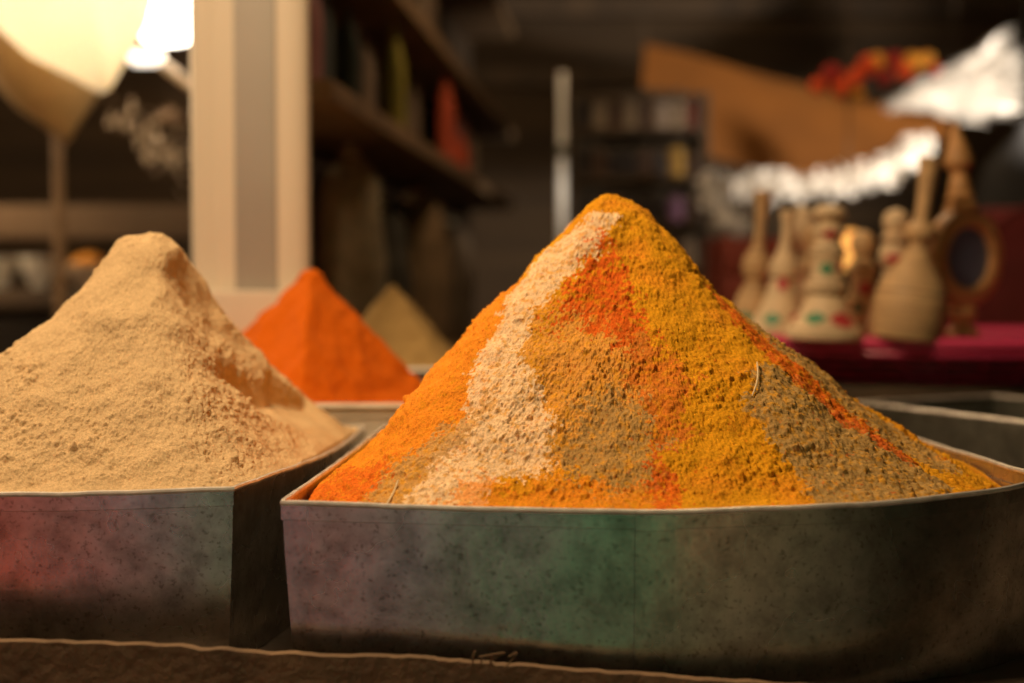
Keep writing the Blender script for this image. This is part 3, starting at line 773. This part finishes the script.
# ---------------------------------------------------------------- post and jar cabinet at the back
q = W(562,215,3.3)
pl = thing('metal_post', (q[0],3.3,0), 'thin pale metal post in front of the jar cabinet', 'post')
MB().box((q[0],3.3,.74),(.018,.018,1.48),.003).build('tube', mat('pale_metal',(.85,.80,.72),.35,.1,.08), pl)
MB().box((q[0],3.3,1.30),(.024,.024,.03),.003).build('collar', M_TIN_OLD, pl)
MB().box((q[0],3.3,.01),(.10,.10,.02),.003).build('foot_plate', M_TIN_OLD, pl)
Yk = 3.45
kx0 = W(572,100,Yk)[0]; kx1 = W(706,100,Yk)[0]; zt = W(600,92,Yk)[2]
cb = thing('jar_cabinet', ((kx0+kx1)/2,Yk+.1,0), 'dark open jar cabinet behind the mixed spice heap', 'cabinet')
for x in (kx0,kx1): MB().box((x,Yk+.10,zt/2),(.016,.2,zt),.002).build('side_panel', M_DARKWOOD, cb)
MB().box(((kx0+kx1)/2,Yk+.2,zt/2),(kx1-kx0,.012,zt),.002).build('back_panel', M_DARKWOOD, cb)
levels = [zt-.006] + [W(600,y,Yk)[2] for y in (128,176,222,268)] + [.75,.4]
for z in levels: MB().box(((kx0+kx1)/2,Yk+.10,z-.006),(kx1-kx0-.018,.196,.014),.002).build('shelf_board', M_DARKWOOD, cb)

jm = {k: mat('jar_'+k, c, .4) for k, c in dict(pale=(.26,.19,.12), dark=(.03,.02,.016), brown=(.08,.04,.02), red=(.16,.04,.02), yellow=(.42,.24,.03), violet=(.24,.11,.22), cream=(.34,.26,.2)).items()}
M_LID = mat('jar_lid',(.10,.08,.06),.45,.5)
def jar_mesh(key, r, h):
    b = MB().lathe(smooth_prof([(r*.9,0),(r,.004),(r,h*.35),(r,h*.72),(r*.82,h*.8),(r*.8,h*.84)]), 20)
    l = MB().lathe([(r*.86,h*.83),(r*.9,h*.84),(r*.9,h*.97),(r*.84,h),(.001,h)], 20)
    return b, l
def jar(label, x, z, key, r=.017, h=.085):
    o = thing('spice_jar', (x,Yk+.03,z), label, 'jar', 'jars in the cabinet')
    b, l = jar_mesh(key, r, h); M = Matrix.Translation((x,Yk+.03,z))
    par = o
    for q_, nm, mm in ((b,'jar_body',jm[key]),(l,'jar_lid',M_LID)):
        q_.v = [tuple(M @ Vector(p)) for p in q_.v]; q_.build(nm, mm, par)
    return o
ORD = ['first','second','third','fourth','fifth','sixth','seventh','eighth']
ROWS = [('top',1,['dark','pale','brown','pale','brown','cream','pale','red'],.095),
        ('second',2,['dark','brown','dark','dark','brown','dark','yellow','brown'],.08),
        ('third',3,['dark','dark','brown','dark','dark','dark','violet','brown'],.08),
        ('bottom',4,['brown','dark','brown','dark','cream','cream','brown','cream'],.08)]
CN = dict(pale='pale', dark='dark', brown='brown', red='red', yellow='yellow', violet='violet', cream='cream')
for rn, li, keys, h in ROWS:
    for i, k in enumerate(keys):
        x = kx0+.030+(kx1-kx0-.06)*i/7
        jar(f'{CN[k]} jar, {ORD[i]} along the {rn} shelf of the dark cabinet', x, levels[li]+.0015, k, .0165+.003*rnd.random(), h*(.85+.2*rnd.random()))

# ---------------------------------------------------------------- awning
up_ = catmull([W(645,44,4.3),W(700,57,4.3),W(760,75,4.3),W(850,97,4.3),W(950,122,4.3)], 10)
lo_ = catmull([W(636,128,3.95),W(706,153,3.9),W(765,168,3.9),W(845,172,3.95),W(950,134,4.25)], 10)
g = []
for q in np.linspace(0,1,12):
    g.append([tuple(a*(1-q)+b*q + np.array((0,0,-.03*math.sin(math.pi*q)))) for a, b in zip(up_, lo_)])
aw = thing('cloth_awning', W(780,70,4.2), 'orange cloth awning sagging above the wooden ornaments', 'awning')
MB().sheet(g, .005).build('canvas', M_AWNING, aw)
MB().tube([tuple(p) for p in lo_], .006, 6).build('hem', M_AWNING, aw)
for a, b in ((up_[0],(up_[0][0]-.05,4.3,2.57)),(up_[-1],(up_[-1][0]+.05,4.35,2.57))):
    MB().tube([tuple(a),tuple(b)], .003, 6).build('rope', M_DARKWOOD, aw)

# ---------------------------------------------------------------- tinsel, paper balls
def tinsel(name, label, path, width, count, length, seed, drift=(0,0,0), m=None):
    rr = random.Random(seed); o = thing(name, path[0], label, 'garland')
    m_ = MB(); P = [Vector(p) for p in path]
    for k in range(count):
        q = rr.random()*(len(P)-1); i = int(q); f_ = q-i; c = P[i].lerp(P[min(i+1,len(P)-1)], f_)
        c = c + Vector((rr.gauss(0,width*.4), rr.gauss(0,width*.4), rr.gauss(0,width*.4)))
        d = Vector((rr.gauss(0,1), rr.gauss(0,1), rr.gauss(0,1)))*.7 + Vector(drift); d.normalize()
        s_ = d.cross(Vector((rr.gauss(0,1), rr.gauss(0,1), rr.gauss(0,1)))); s_.normalize()
        n_ = d.cross(s_); l = length*rr.uniform(.6,1.3); w_ = length*rr.uniform(.12,.22)
        vs = [c-d*l/2, c+s_*w_+n_*w_*.3, c+d*l/2, c-s_*w_+n_*w_*.3, c+n_*w_*.5, c-n_*w_*.25]
        m_.add(vs, [(0,1,4),(1,2,4),(2,3,4),(3,0,4),(1,0,5),(2,1,5),(3,2,5),(0,3,5)])
    tag(m_.build('tinsel', m or M_FOIL, o, smooth=False), kind='stuff')
    MB().tube(path, .004, 6).build('cord', M_DARKWOOD, o)
    return o
def curve(pts, n=8): return [tuple(p) for p in catmull(pts, n)]
tinsel('tinsel_garland','bright white tinsel garland swagged below the orange awning',
       curve([W(728,188,3.5),W(770,186,3.5),W(830,184,3.5),W(880,172,3.5),W(925,146,3.5)]), .034, 520, .05, 3)
tinsel('tinsel_garland','short bright tinsel drop hanging left of the bud vases',
       curve([W(706,178,3.35),W(712,195,3.35),W(726,222,3.35),W(738,228,3.35)]), .028, 130, .045, 4)
fan = thing('tinsel_bundle', W(900,103,4.0), 'thick fan of white tinsel streamers high above the mirror', 'garland')
for k, (ex, ey) in enumerate(((1000,40),(1012,52),(1014,68),(1016,84),(1014,99),(1008,110))):
    pth = curve([W(896+4*k,104-1.5*abs(k-3),4.0), W((896+ex)/2+6, (104+ey)/2+3, 4.0), W(ex,ey,4.0)])
    rr = random.Random(50+k); m_ = MB(); P = [Vector(p) for p in pth]; dd = (P[-1]-P[0]).normalized()
    for i in range(80):
        q = rr.random()**.8*(len(P)-1.01); j = int(q); c = P[j].lerp(P[j+1], q-j)+Vector((rr.gauss(0,.006),rr.gauss(0,.02),rr.gauss(0,.010)))
        d = (dd+Vector((rr.gauss(0,.18),rr.gauss(0,.3),rr.gauss(0,.18)))).normalized(); s_ = d.cross(Vector((rr.gauss(0,1),rr.gauss(0,1),rr.gauss(0,1)))).normalized(); n_ = d.cross(s_)
        l = rr.uniform(.07,.13); w2 = rr.uniform(.004,.009)
        m_.add([c-d*l/2, c+s_*w2+n_*w2*.3, c+d*l/2, c-s_*w2+n_*w2*.3, c+n_*w2*.6, c-n_*w2*.3], [(0,1,4),(1,2,4),(2,3,4),(3,0,4),(1,0,5),(2,1,5),(3,2,5),(0,3,5)])
    m_.build('streamer', M_FOIL, fan, smooth=False)
MB().tube([W(896,104,4.0),W(1008,70,4.0)], .004, 6).build('cord', M_DARKWOOD, fan)

pg = thing('paper_ball_garland', W(870,70,3.05), 'string of red and orange paper balls above the orange awning', 'garland')
MB().tube(curve([W(815,92,3.05),W(850,78,3.05),W(880,70,3.05),W(935,58,3.05)]), .003, 6).build('cord', M_DARKWOOD, pg)
mr_ = mat('paper_red',(.80,.09,.015),.8); mo_ = mat('paper_orange',(.85,.36,.04),.8); md_ = mat('paper_crimson',(.35,.02,.012),.8)
def ball(c, r, m):
    bm = bmesh.new(); bmesh.ops.create_icosphere(bm, subdivisions=3, radius=r)
    v = np.array([p.co for p in bm.verts]); d = perlin(v+np.array(c), 90, 3)*.22+1
    q = MB().add([tuple(np.array(c)+a*b) for a, b in zip(v, d)], [[x.index for x in f_.verts] for f_ in bm.faces]); bm.free()
    q.build('paper_ball', m, pg)
for x,y,r,m in ((818,86,.02,mr_),(832,74,.024,md_),(842,88,.022,mr_),(853,80,.026,mr_),(858,94,.016,mo_),(868,66,.026,mr_),(876,62,.022,mo_),(884,78,.02,md_),(894,60,.02,md_),(905,72,.022,mr_),(913,62,.024,mo_),(926,60,.02,mo_),(934,70,.018,md_)):
    ball(W(x,y,3.05), r*.9, m)

# ---------------------------------------------------------------- red chair back and draped coat at the right, low red panel
def panel(name, label, cat, pts, th, m, kids=()):
    o = thing(name, pts[0], label, cat); return o
c0 = W(1000,265,2.3)
rc = thing('red_cushion', (c0[0]+.02,2.32,.90), 'dark red rounded cushion at the right edge behind the mirror', 'cushion')
bm = MB(); bm.box((c0[0]+.055,2.34,1.01),(.19,.07,.22),.033); bm.build('cover', M_DARKRED, rc)
MB().tube([(c0[0]+.055+.093*math.cos(a),2.303,1.01+.108*math.sin(a)) for a in [i*math.pi/12 for i in range(24)]], .004, 6, True).build('piping', M_DARKRED, rc)
cs = thing('bench', (c0[0]+.05,2.4,0), 'dark wooden bench at the right edge carrying the red cushion', 'bench')
MB().box((c0[0]+.05,2.4,.885),(.5,.4,.028),.004).build('seat', M_DARKWOOD, cs)
for x in (-.17,.27):
    for y in (2.25,2.55): MB().box((c0[0]+x,y,.436),(.04,.04,.868),.003).build('leg', M_DARKWOOD, cs)
c1 = W(1012,200,2.6)
bc = thing('hanging_coat', (c1[0],2.62,1.0), 'black coat hanging at the right edge above the red cushion', 'coat')
MB().lathe(smooth_prof([(.10,0),(.11,.05),(.095,.14),(.075,.22),(.03,.27),(.012,.30)]), 28, Matrix.Translation((c1[0]+.03,2.62,.99)) @ Matrix.Diagonal((1,.5,1,1))).build('coat_body', M_BLACK, bc)
MB().tube([(c1[0]+.03,2.62,1.28),(c1[0]+.03,2.62,2.56)], .004, 6).build('cord', M_BLACK, bc)
r0 = W(722,300,2.4)[0]; r1 = W(826,300,2.4)[0]
rp = thing('wooden_crate', ((r0+r1)/2,2.45,.80), 'red painted crate behind the bud vases', 'crate')
rm = mat('red_crate_paint',(.22,.028,.010),.6,var=.2,vscale=15)
za, zb = .885, W(770,236,2.4)[2]
for i in range(3):
    MB().box(((r0+r1)/2,2.40,za+(zb-za)*(i+.5)/3),(r1-r0,.012,(zb-za)/3-.006),.002).build('slat', rm, rp)
for x in (r0+.01,r1-.01): MB().box((x,2.50,(za+zb)/2),(.014,.19,zb-za),.002).build('side_panel', rm, rp)
MB().box(((r0+r1)/2,2.60,(za+zb)/2),(r1-r0,.012,zb-za),.002).build('back_panel', rm, rp)
MB().box(((r0+r1)/2,2.5,za+.006),(r1-r0-.03,.19,.012),.002).build('bottom', rm, rp)
tb = thing('back_table', (.45,2.48,0), 'dark table behind the basket carrying the red crate', 'table')
MB().box((.38,2.48,.868),(.36,.34,.03),.004).build('table_top', M_DARKWOOD, tb)
for x in (.23,.53):
    for y in (2.36,2.60): MB().box((x,y,.426),(.04,.04,.85),.003).build('leg', M_DARKWOOD, tb)
# small lit lantern between the ornaments
lq = W(847,250,2.9)
lt_ = thing('glass_lantern', lq, 'small glowing amber lantern seen between the wooden ornaments', 'lantern')
MB().lathe(smooth_prof([(.012,-.04),(.026,-.03),(.033,0),(.026,.03),(.012,.04)]), 24, Matrix.Translation(lq)).build('globe', glow('amber_glow',(1,.45,.10),1.1), lt_)
MB().lathe([(.013,.038),(.015,.04),(.012,.055),(.003,.06)], 20, Matrix.Translation(lq)).build('cap', M_DARKWOOD, lt_)
MB().tube([(lq[0],lq[1],lq[2]+.06),(lq[0],lq[1],2.57)], .002, 6).build('cord', M_DARKWOOD, lt_)

# ---------------------------------------------------------------- lamp corner at the left
def shade_mat():
    m = bpy.data.materials.new('translucent_cream_shade'); m.use_nodes = True
    nt = m.node_tree; N = nt.nodes; L = nt.links; b = N['Principled BSDF']
    b.inputs['Base Color'].default_value = (.80,.66,.46,1); b.inputs['Roughness'].default_value = .9
    t = N.new('ShaderNodeBsdfTranslucent'); t.inputs['Color'].default_value = (.95,.88,.72,1)
    nz = N.new('ShaderNodeTexNoise'); nz.inputs['Scale'].default_value = 9; tc = N.new('ShaderNodeTexCoord'); L.new(tc.outputs['Object'], nz.inputs['Vector'])
    mr = N.new('ShaderNodeMapRange'); mr.inputs[3].default_value = .62; mr.inputs[4].default_value = .88; L.new(nz.outputs['Fac'], mr.inputs[0])
    mx = N.new('ShaderNodeMixShader'); L.new(mr.outputs[0], mx.inputs[0]); L.new(b.outputs[0], mx.inputs[1]); L.new(t.outputs[0], mx.inputs[2])
    L.new(mx.outputs[0], N['Material Output'].inputs['Surface']); return m

def cone_shade(name, label, cx, cy, Y, top_px, tip_px, r_px, m, pole=None, tilt=0):
    c = W(cx, cy, Y); s = Y/FPX
    o = thing(name, c, label, 'lamp')
    M = Matrix.Translation(c) @ Matrix.Rotation(tilt,4,'Y')
    H = tip_px*s; T = top_px*s; R_ = r_px*s
    pr = [(R_*.06,-H),(R_*.22,-H*.84),(R_*.60,-H*.50),(R_*.88,-H*.05),(R_,T*.4),(R_*.97,T),(R_*.94,T),(R_*.96,T*.4),(R_*.84,-H*.05),(R_*.56,-H*.50),(R_*.17,-H*.80),(R_*.02,-H*.95)]
    MB().lathe(pr, 48, M, close=True).build('lamp_shade', m, o)
    rim = [tuple(M @ Vector((R_*.97*math.cos(a), R_*.97*math.sin(a), T))) for a in [i*math.pi/18 for i in range(36)]]
    MB().tube(rim, .004, 6, True).build('rim', M_STRAW, o)
    return o, c
L1, lc1 = cone_shade('hanging_lamp','big glowing cream cone-shaped hanging lamp at the top left',72,-12,2.1,60,106,100,None or shade_mat(),tilt=math.radians(-17))
MB().lathe(smooth_prof([(.010,.035),(.022,.015),(.028,-.01),(.020,-.032),(.002,-.040)]), 24, Matrix.Translation((lc1[0],lc1[1],lc1[2]+.02))).build('bulb', glow('warm_bulb',(1,.94,.84),250), L1)
MB().tube([(lc1[0],lc1[1],lc1[2]+.05),(lc1[0],lc1[1],2.58)], .004, 6).build('cord', M_DARKWOOD, L1)
M_SHADE2 = mat('unlit_cream_shade',(.45,.27,.10),.8,var=.1)
L2, lc2 = cone_shade('standing_lamp','dimmer cream cone-shaped lamp on a thin pole, behind the glowing one',50,64,2.5,52,76,66,M_SHADE2,tilt=math.radians(-12))
pz = W(58,135,2.5)
MB().tube([(pz[0],2.5,pz[2]+.04),(pz[0],2.5,.02)], .010, 10).build('pole', M_SHELFWOOD, L2)
MB().lathe([(.12,0),(.12,.012),(.03,.024),(.012,.03)], 32, Matrix.Translation((pz[0],2.5,0))).build('base', M_DARKWOOD, L2)

bq = W(167,12,2.4)
bl = thing('work_lamp', bq, 'glaring white lamp with bracket beside the column at the top', 'lamp')
MB().lathe(smooth_prof([(.020,-.052),(.040,-.045),(.052,-.02),(.050,.02),(.046,.06),(.030,.09)]), 28, Matrix.Translation(bq)).build('bulb', glow('white_lamp_glow',(1,.90,.74),9), bl)
b2 = W(147,58,2.4)
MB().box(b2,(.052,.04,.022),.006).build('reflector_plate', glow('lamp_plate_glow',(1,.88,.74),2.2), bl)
MB().tube([W(160,62,2.4),W(198,92,2.4)], .009, 10).build('bracket', mat('bracket_cream',(.75,.58,.42),.5), bl)
MB().tube([(bq[0],bq[1],bq[2]+.09),(bq[0],bq[1],2.58)], .006, 8).build('hanger', M_DARKWOOD, bl)

tinsel('packet_string','string of pale cellophane twists hanging left of the column',
       curve([W(112,116,3.2),W(135,126,3.2),W(152,134,3.2),W(168,152,3.2),W(182,166,3.2)]), .055, 75, .032, 8, m=mat('pale_cellophane',(.80,.64,.46),.3,.1))
tinsel('packet_string','small tuft of pale cellophane close beside the column',
       curve([W(165,118,3.2),W(172,116,3.2),W(180,118,3.2)]), .014, 26, .04, 9, m=mat('dull_cellophane',(.50,.36,.24),.3,.2))

# far stall with bowls
fs_ = thing('far_stall', (-1.1,3.3,0), 'far stall with a brown front board, left of the column', 'stall')
zA, zB = W(60,205,3.0)[2], W(60,238,3.0)[2]
MB().box((-1.05,3.0,(zA+zB)/2),(1.0,.03,zA-zB),.004).build('front_board', mat('far_board',(.17,.105,.055),.8,var=.2,vscale=6), fs_)
zs2 = .985
MB().box((-1.05,3.2,zs2-.02),(1.0,.5,.04),.004).build('counter_top', M_DARKWOOD, fs_)
for x in (-1.5,-.58): MB().box((x,3.05,.6),(.05,.05,1.2),.004).build('post', M_DARKWOOD, fs_)
MB().box((-1.05,3.0,.5),(1.0,.02,.9),.004).build('skirt', mat('far_skirt',(.03,.022,.015),.9), fs_)
mb_ = mat('white_bowl_glaze',(.85,.76,.64),.25)
def bowl(label, px, Y, r, group='bowls on the far stall'):
    x = (px-512)/FPX*Y; o = thing('bowl', (x,Y,zs2), label, 'bowl', group)
    MB().lathe(smooth_prof([(r*.45,0),(r*.48,.006),(r*.8,.03),(r,.062),(r*.97,.064),(r*.76,.034),(r*.4,.012),(.001,.010)]), 36, Matrix.Translation((x,Y,zs2))).build('shell', mb_, o)
    MB().tube([(x+r*.985*math.cos(a),Y+r*.985*math.sin(a),zs2+.063) for a in [i*math.pi/12 for i in range(24)]], .004, 6, True).build('lip', mb_, o)
    return o
bowl('white bowl at the left edge on the far stall',0,3.12,.038)
bowl('white bowl second from the left edge on the far stall',40,3.12,.040)
x = (90-512)/FPX*3.14
tr = thing('serving_dish', (x,3.14,zs2), 'wide pale dish holding orange spice on the far stall', 'dish')
MB().lathe(smooth_prof([(.025,0),(.03,.006),(.05,.03),(.062,.050),(.059,.052),(.045,.034),(.001,.02)]), 36, Matrix.Translation((x,3.14,zs2))).build('shell', mat('cream_dish',(.75,.58,.40),.4), tr)
o = MB().lathe(smooth_prof([(.050,.0),(.042,.012),(.024,.026),(.001,.034)]), 32, Matrix.Translation((x,3.14,zs2+.044))).build('spice_heap', mat('far_orange_spice',(.75,.30,.03),.9), at=(x,3.14,zs2+.044))
tag(o, 'small orange spice heap in the wide pale dish on the far stall', 'spice heap')

# ---------------------------------------------------------------- room
struct('floor', MB().box((0,2.2,-.05),(7,9,.1),0), mat('earth_floor',(.10,.075,.05),.9,var=.3,vscale=5))
struct('ceiling', MB().box((0,2.2,2.65),(7,9,.1),0), M_DARKWOOD)
struct('wall_left', MB().box((-3.0,2.2,1.3),(.1,9,2.6),0), mat('dark_plaster',(.055,.038,.022),.9,var=.3,vscale=4))
struct('wall_right', MB().box((3.0,2.2,1.3),(.1,9,2.6),0), mat('dark_plaster_right',(.045,.03,.018),.9,var=.3,vscale=4))
struct('wall_back', MB().box((0,5.6,1.3),(6,.1,2.6),0), mat('brown_planks',(.058,.033,.013),.85,var=.45,vscale=3,stretch=(.25,1,5)))
for i, (z, h) in enumerate(((2.36,.14),(2.05,.07),(1.78,.07))):
    struct(f'trim_{i+1}', MB().box((.9,5.5,z),(3.6,.08,h),.006), M_DARKWOOD)
# unseen wall added behind the eye; colour bands placed for the tins' reflections
def reflected_wall():
    m = bpy.data.materials.new('reflected_colour_bands'); m.use_nodes = True
    nt = m.node_tree; N = nt.nodes; L = nt.links; b = N['Principled BSDF']; b.inputs['Roughness'].default_value = .9
    tc = N.new('ShaderNodeTexCoord'); nz = N.new('ShaderNodeTexNoise'); nz.inputs['Scale'].default_value = 2.2
    L.new(tc.outputs['Object'], nz.inputs['Vector'])
    md = N.new('ShaderNodeVectorMath'); md.operation = 'MULTIPLY_ADD'; md.inputs[1].default_value = (.10,0,.10)
    L.new(nz.outputs['Color'], md.inputs[0]); L.new(tc.outputs['Object'], md.inputs[2])
    sx = N.new('ShaderNodeSeparateXYZ'); L.new(md.outputs[0], sx.inputs[0])
    mr = N.new('ShaderNodeMapRange'); mr.inputs[1].default_value = -2.0; mr.inputs[2].default_value = 2.0; L.new(sx.outputs[0], mr.inputs[0])
    r = N.new('ShaderNodeValToRGB'); r.color_ramp.interpolation = 'CONSTANT'; e = r.color_ramp.elements
    stops = REFLECT_BANDS
    e[0].position = 0; e[0].color = (*stops[0][1],1)
    e[1].position = (stops[1][0]+2)/4; e[1].color = (*stops[1][1],1)
    for x, c in stops[2:]:
        k = e.new((x+2)/4); k.color = (*c,1)
    L.new(mr.outputs[0], r.inputs['Fac']); L.new(r.outputs['Color'], b.inputs['Base Color'])
    return m
REFLECT_BANDS = [(-2,(.05,.03,.02)),(-1.3,(.80,.10,.05)),(-.72,(.16,.165,.22)),(-.30,(.20,.17,.15)),(-.18,(.05,.17,.09)),(.54,(.40,.24,.13)),(.64,(.40,.16,.08)),(.76,(.04,.10,.055)),(1.15,(.22,.16,.08)),(1.3,(.04,.08,.045))]
struct('wall_front', MB().box((0,-1.0,1.3),(6,.1,2.6),0), reflected_wall())

# ---------------------------------------------------------------- light
def lamp(name, kind, loc, energy, col, size=.1, aim=None, spot=None):
    d = bpy.data.lights.new(name, kind); d.energy = energy; d.color = col
    if kind == 'AREA': d.shape = 'DISK'; d.size = size
    else: d.shadow_soft_size = size
    if kind == 'SPOT': d.spot_size = spot; d.spot_blend = .8
    o = bpy.data.objects.new(name, d); COL.objects.link(o); o.location = loc
    if aim: o.rotation_euler = (Vector(aim)-Vector(loc)).to_track_quat('-Z','Y').to_euler()
    return o
WARM = (1,.72,.43)
lamp('stall_lamp','AREA',(-.42,.74,1.92),14.5,WARM,.36,aim=(-.02,.95,.9))
lamp('wall_front_fill','SPOT',(-.2,.1,2.3),330,(1,.86,.70),.15,aim=(-.15,-1.0,.35),spot=math.radians(80))  # added unseen spot, brightens wall_front so the tins reflect its colours
lamp('tinsel_fill','SPOT',(1.55,2.55,1.2),190,(1,.88,.74),.08,aim=(1.14,3.4,1.36),spot=math.radians(60))  # unseen spot added to brighten the tinsel and paper balls
lamp('post_fill','SPOT',(1.5,2.2,1.35),190,(1,.9,.78),.03,aim=(.116,3.3,1.12),spot=math.radians(11))  # narrow unseen spot, added only to whiten the metal post
lamp('back_left_fill','POINT',(-1.0,1.72,1.68),13,WARM,.12)  # added out of view, brightens left flanks from behind
lamp('far_stall_fill','POINT',(-1.65,2.75,1.6),45,WARM,.1)  # unseen source added to lift the far stall's bowls and board
lamp('aisle_fill','POINT',(.30,2.25,2.2),24,WARM,.15)  # added overhead out of view to lift the dark side shelf and sacks

w_ = bpy.data.worlds.new('dim_hall'); scene.world = w_; w_.use_nodes = True
w_.node_tree.nodes['Background'].inputs[0].default_value = (1,.72,.45,1); w_.node_tree.nodes['Background'].inputs[1].default_value = .01

# ---------------------------------------------------------------- camera
cam = bpy.data.cameras.new('camera'); co = bpy.data.objects.new('camera', cam); COL.objects.link(co)
co.location = (0,0,1); co.rotation_euler = (math.pi/2-PITCH,0,0)
cam.sensor_width = 36; cam.lens = 36*FPX/1024; cam.clip_start = .02
cam.dof.use_dof = True; cam.dof.focus_distance = .83; cam.dof.aperture_fstop = 3.4; cam.dof.aperture_blades = 0
scene.camera = co
vs_ = scene.view_settings; vs_.view_transform = 'Standard'; vs_.look = 'None'; vs_.gamma = 1; vs_.exposure = 0; vs_.use_curve_mapping = False
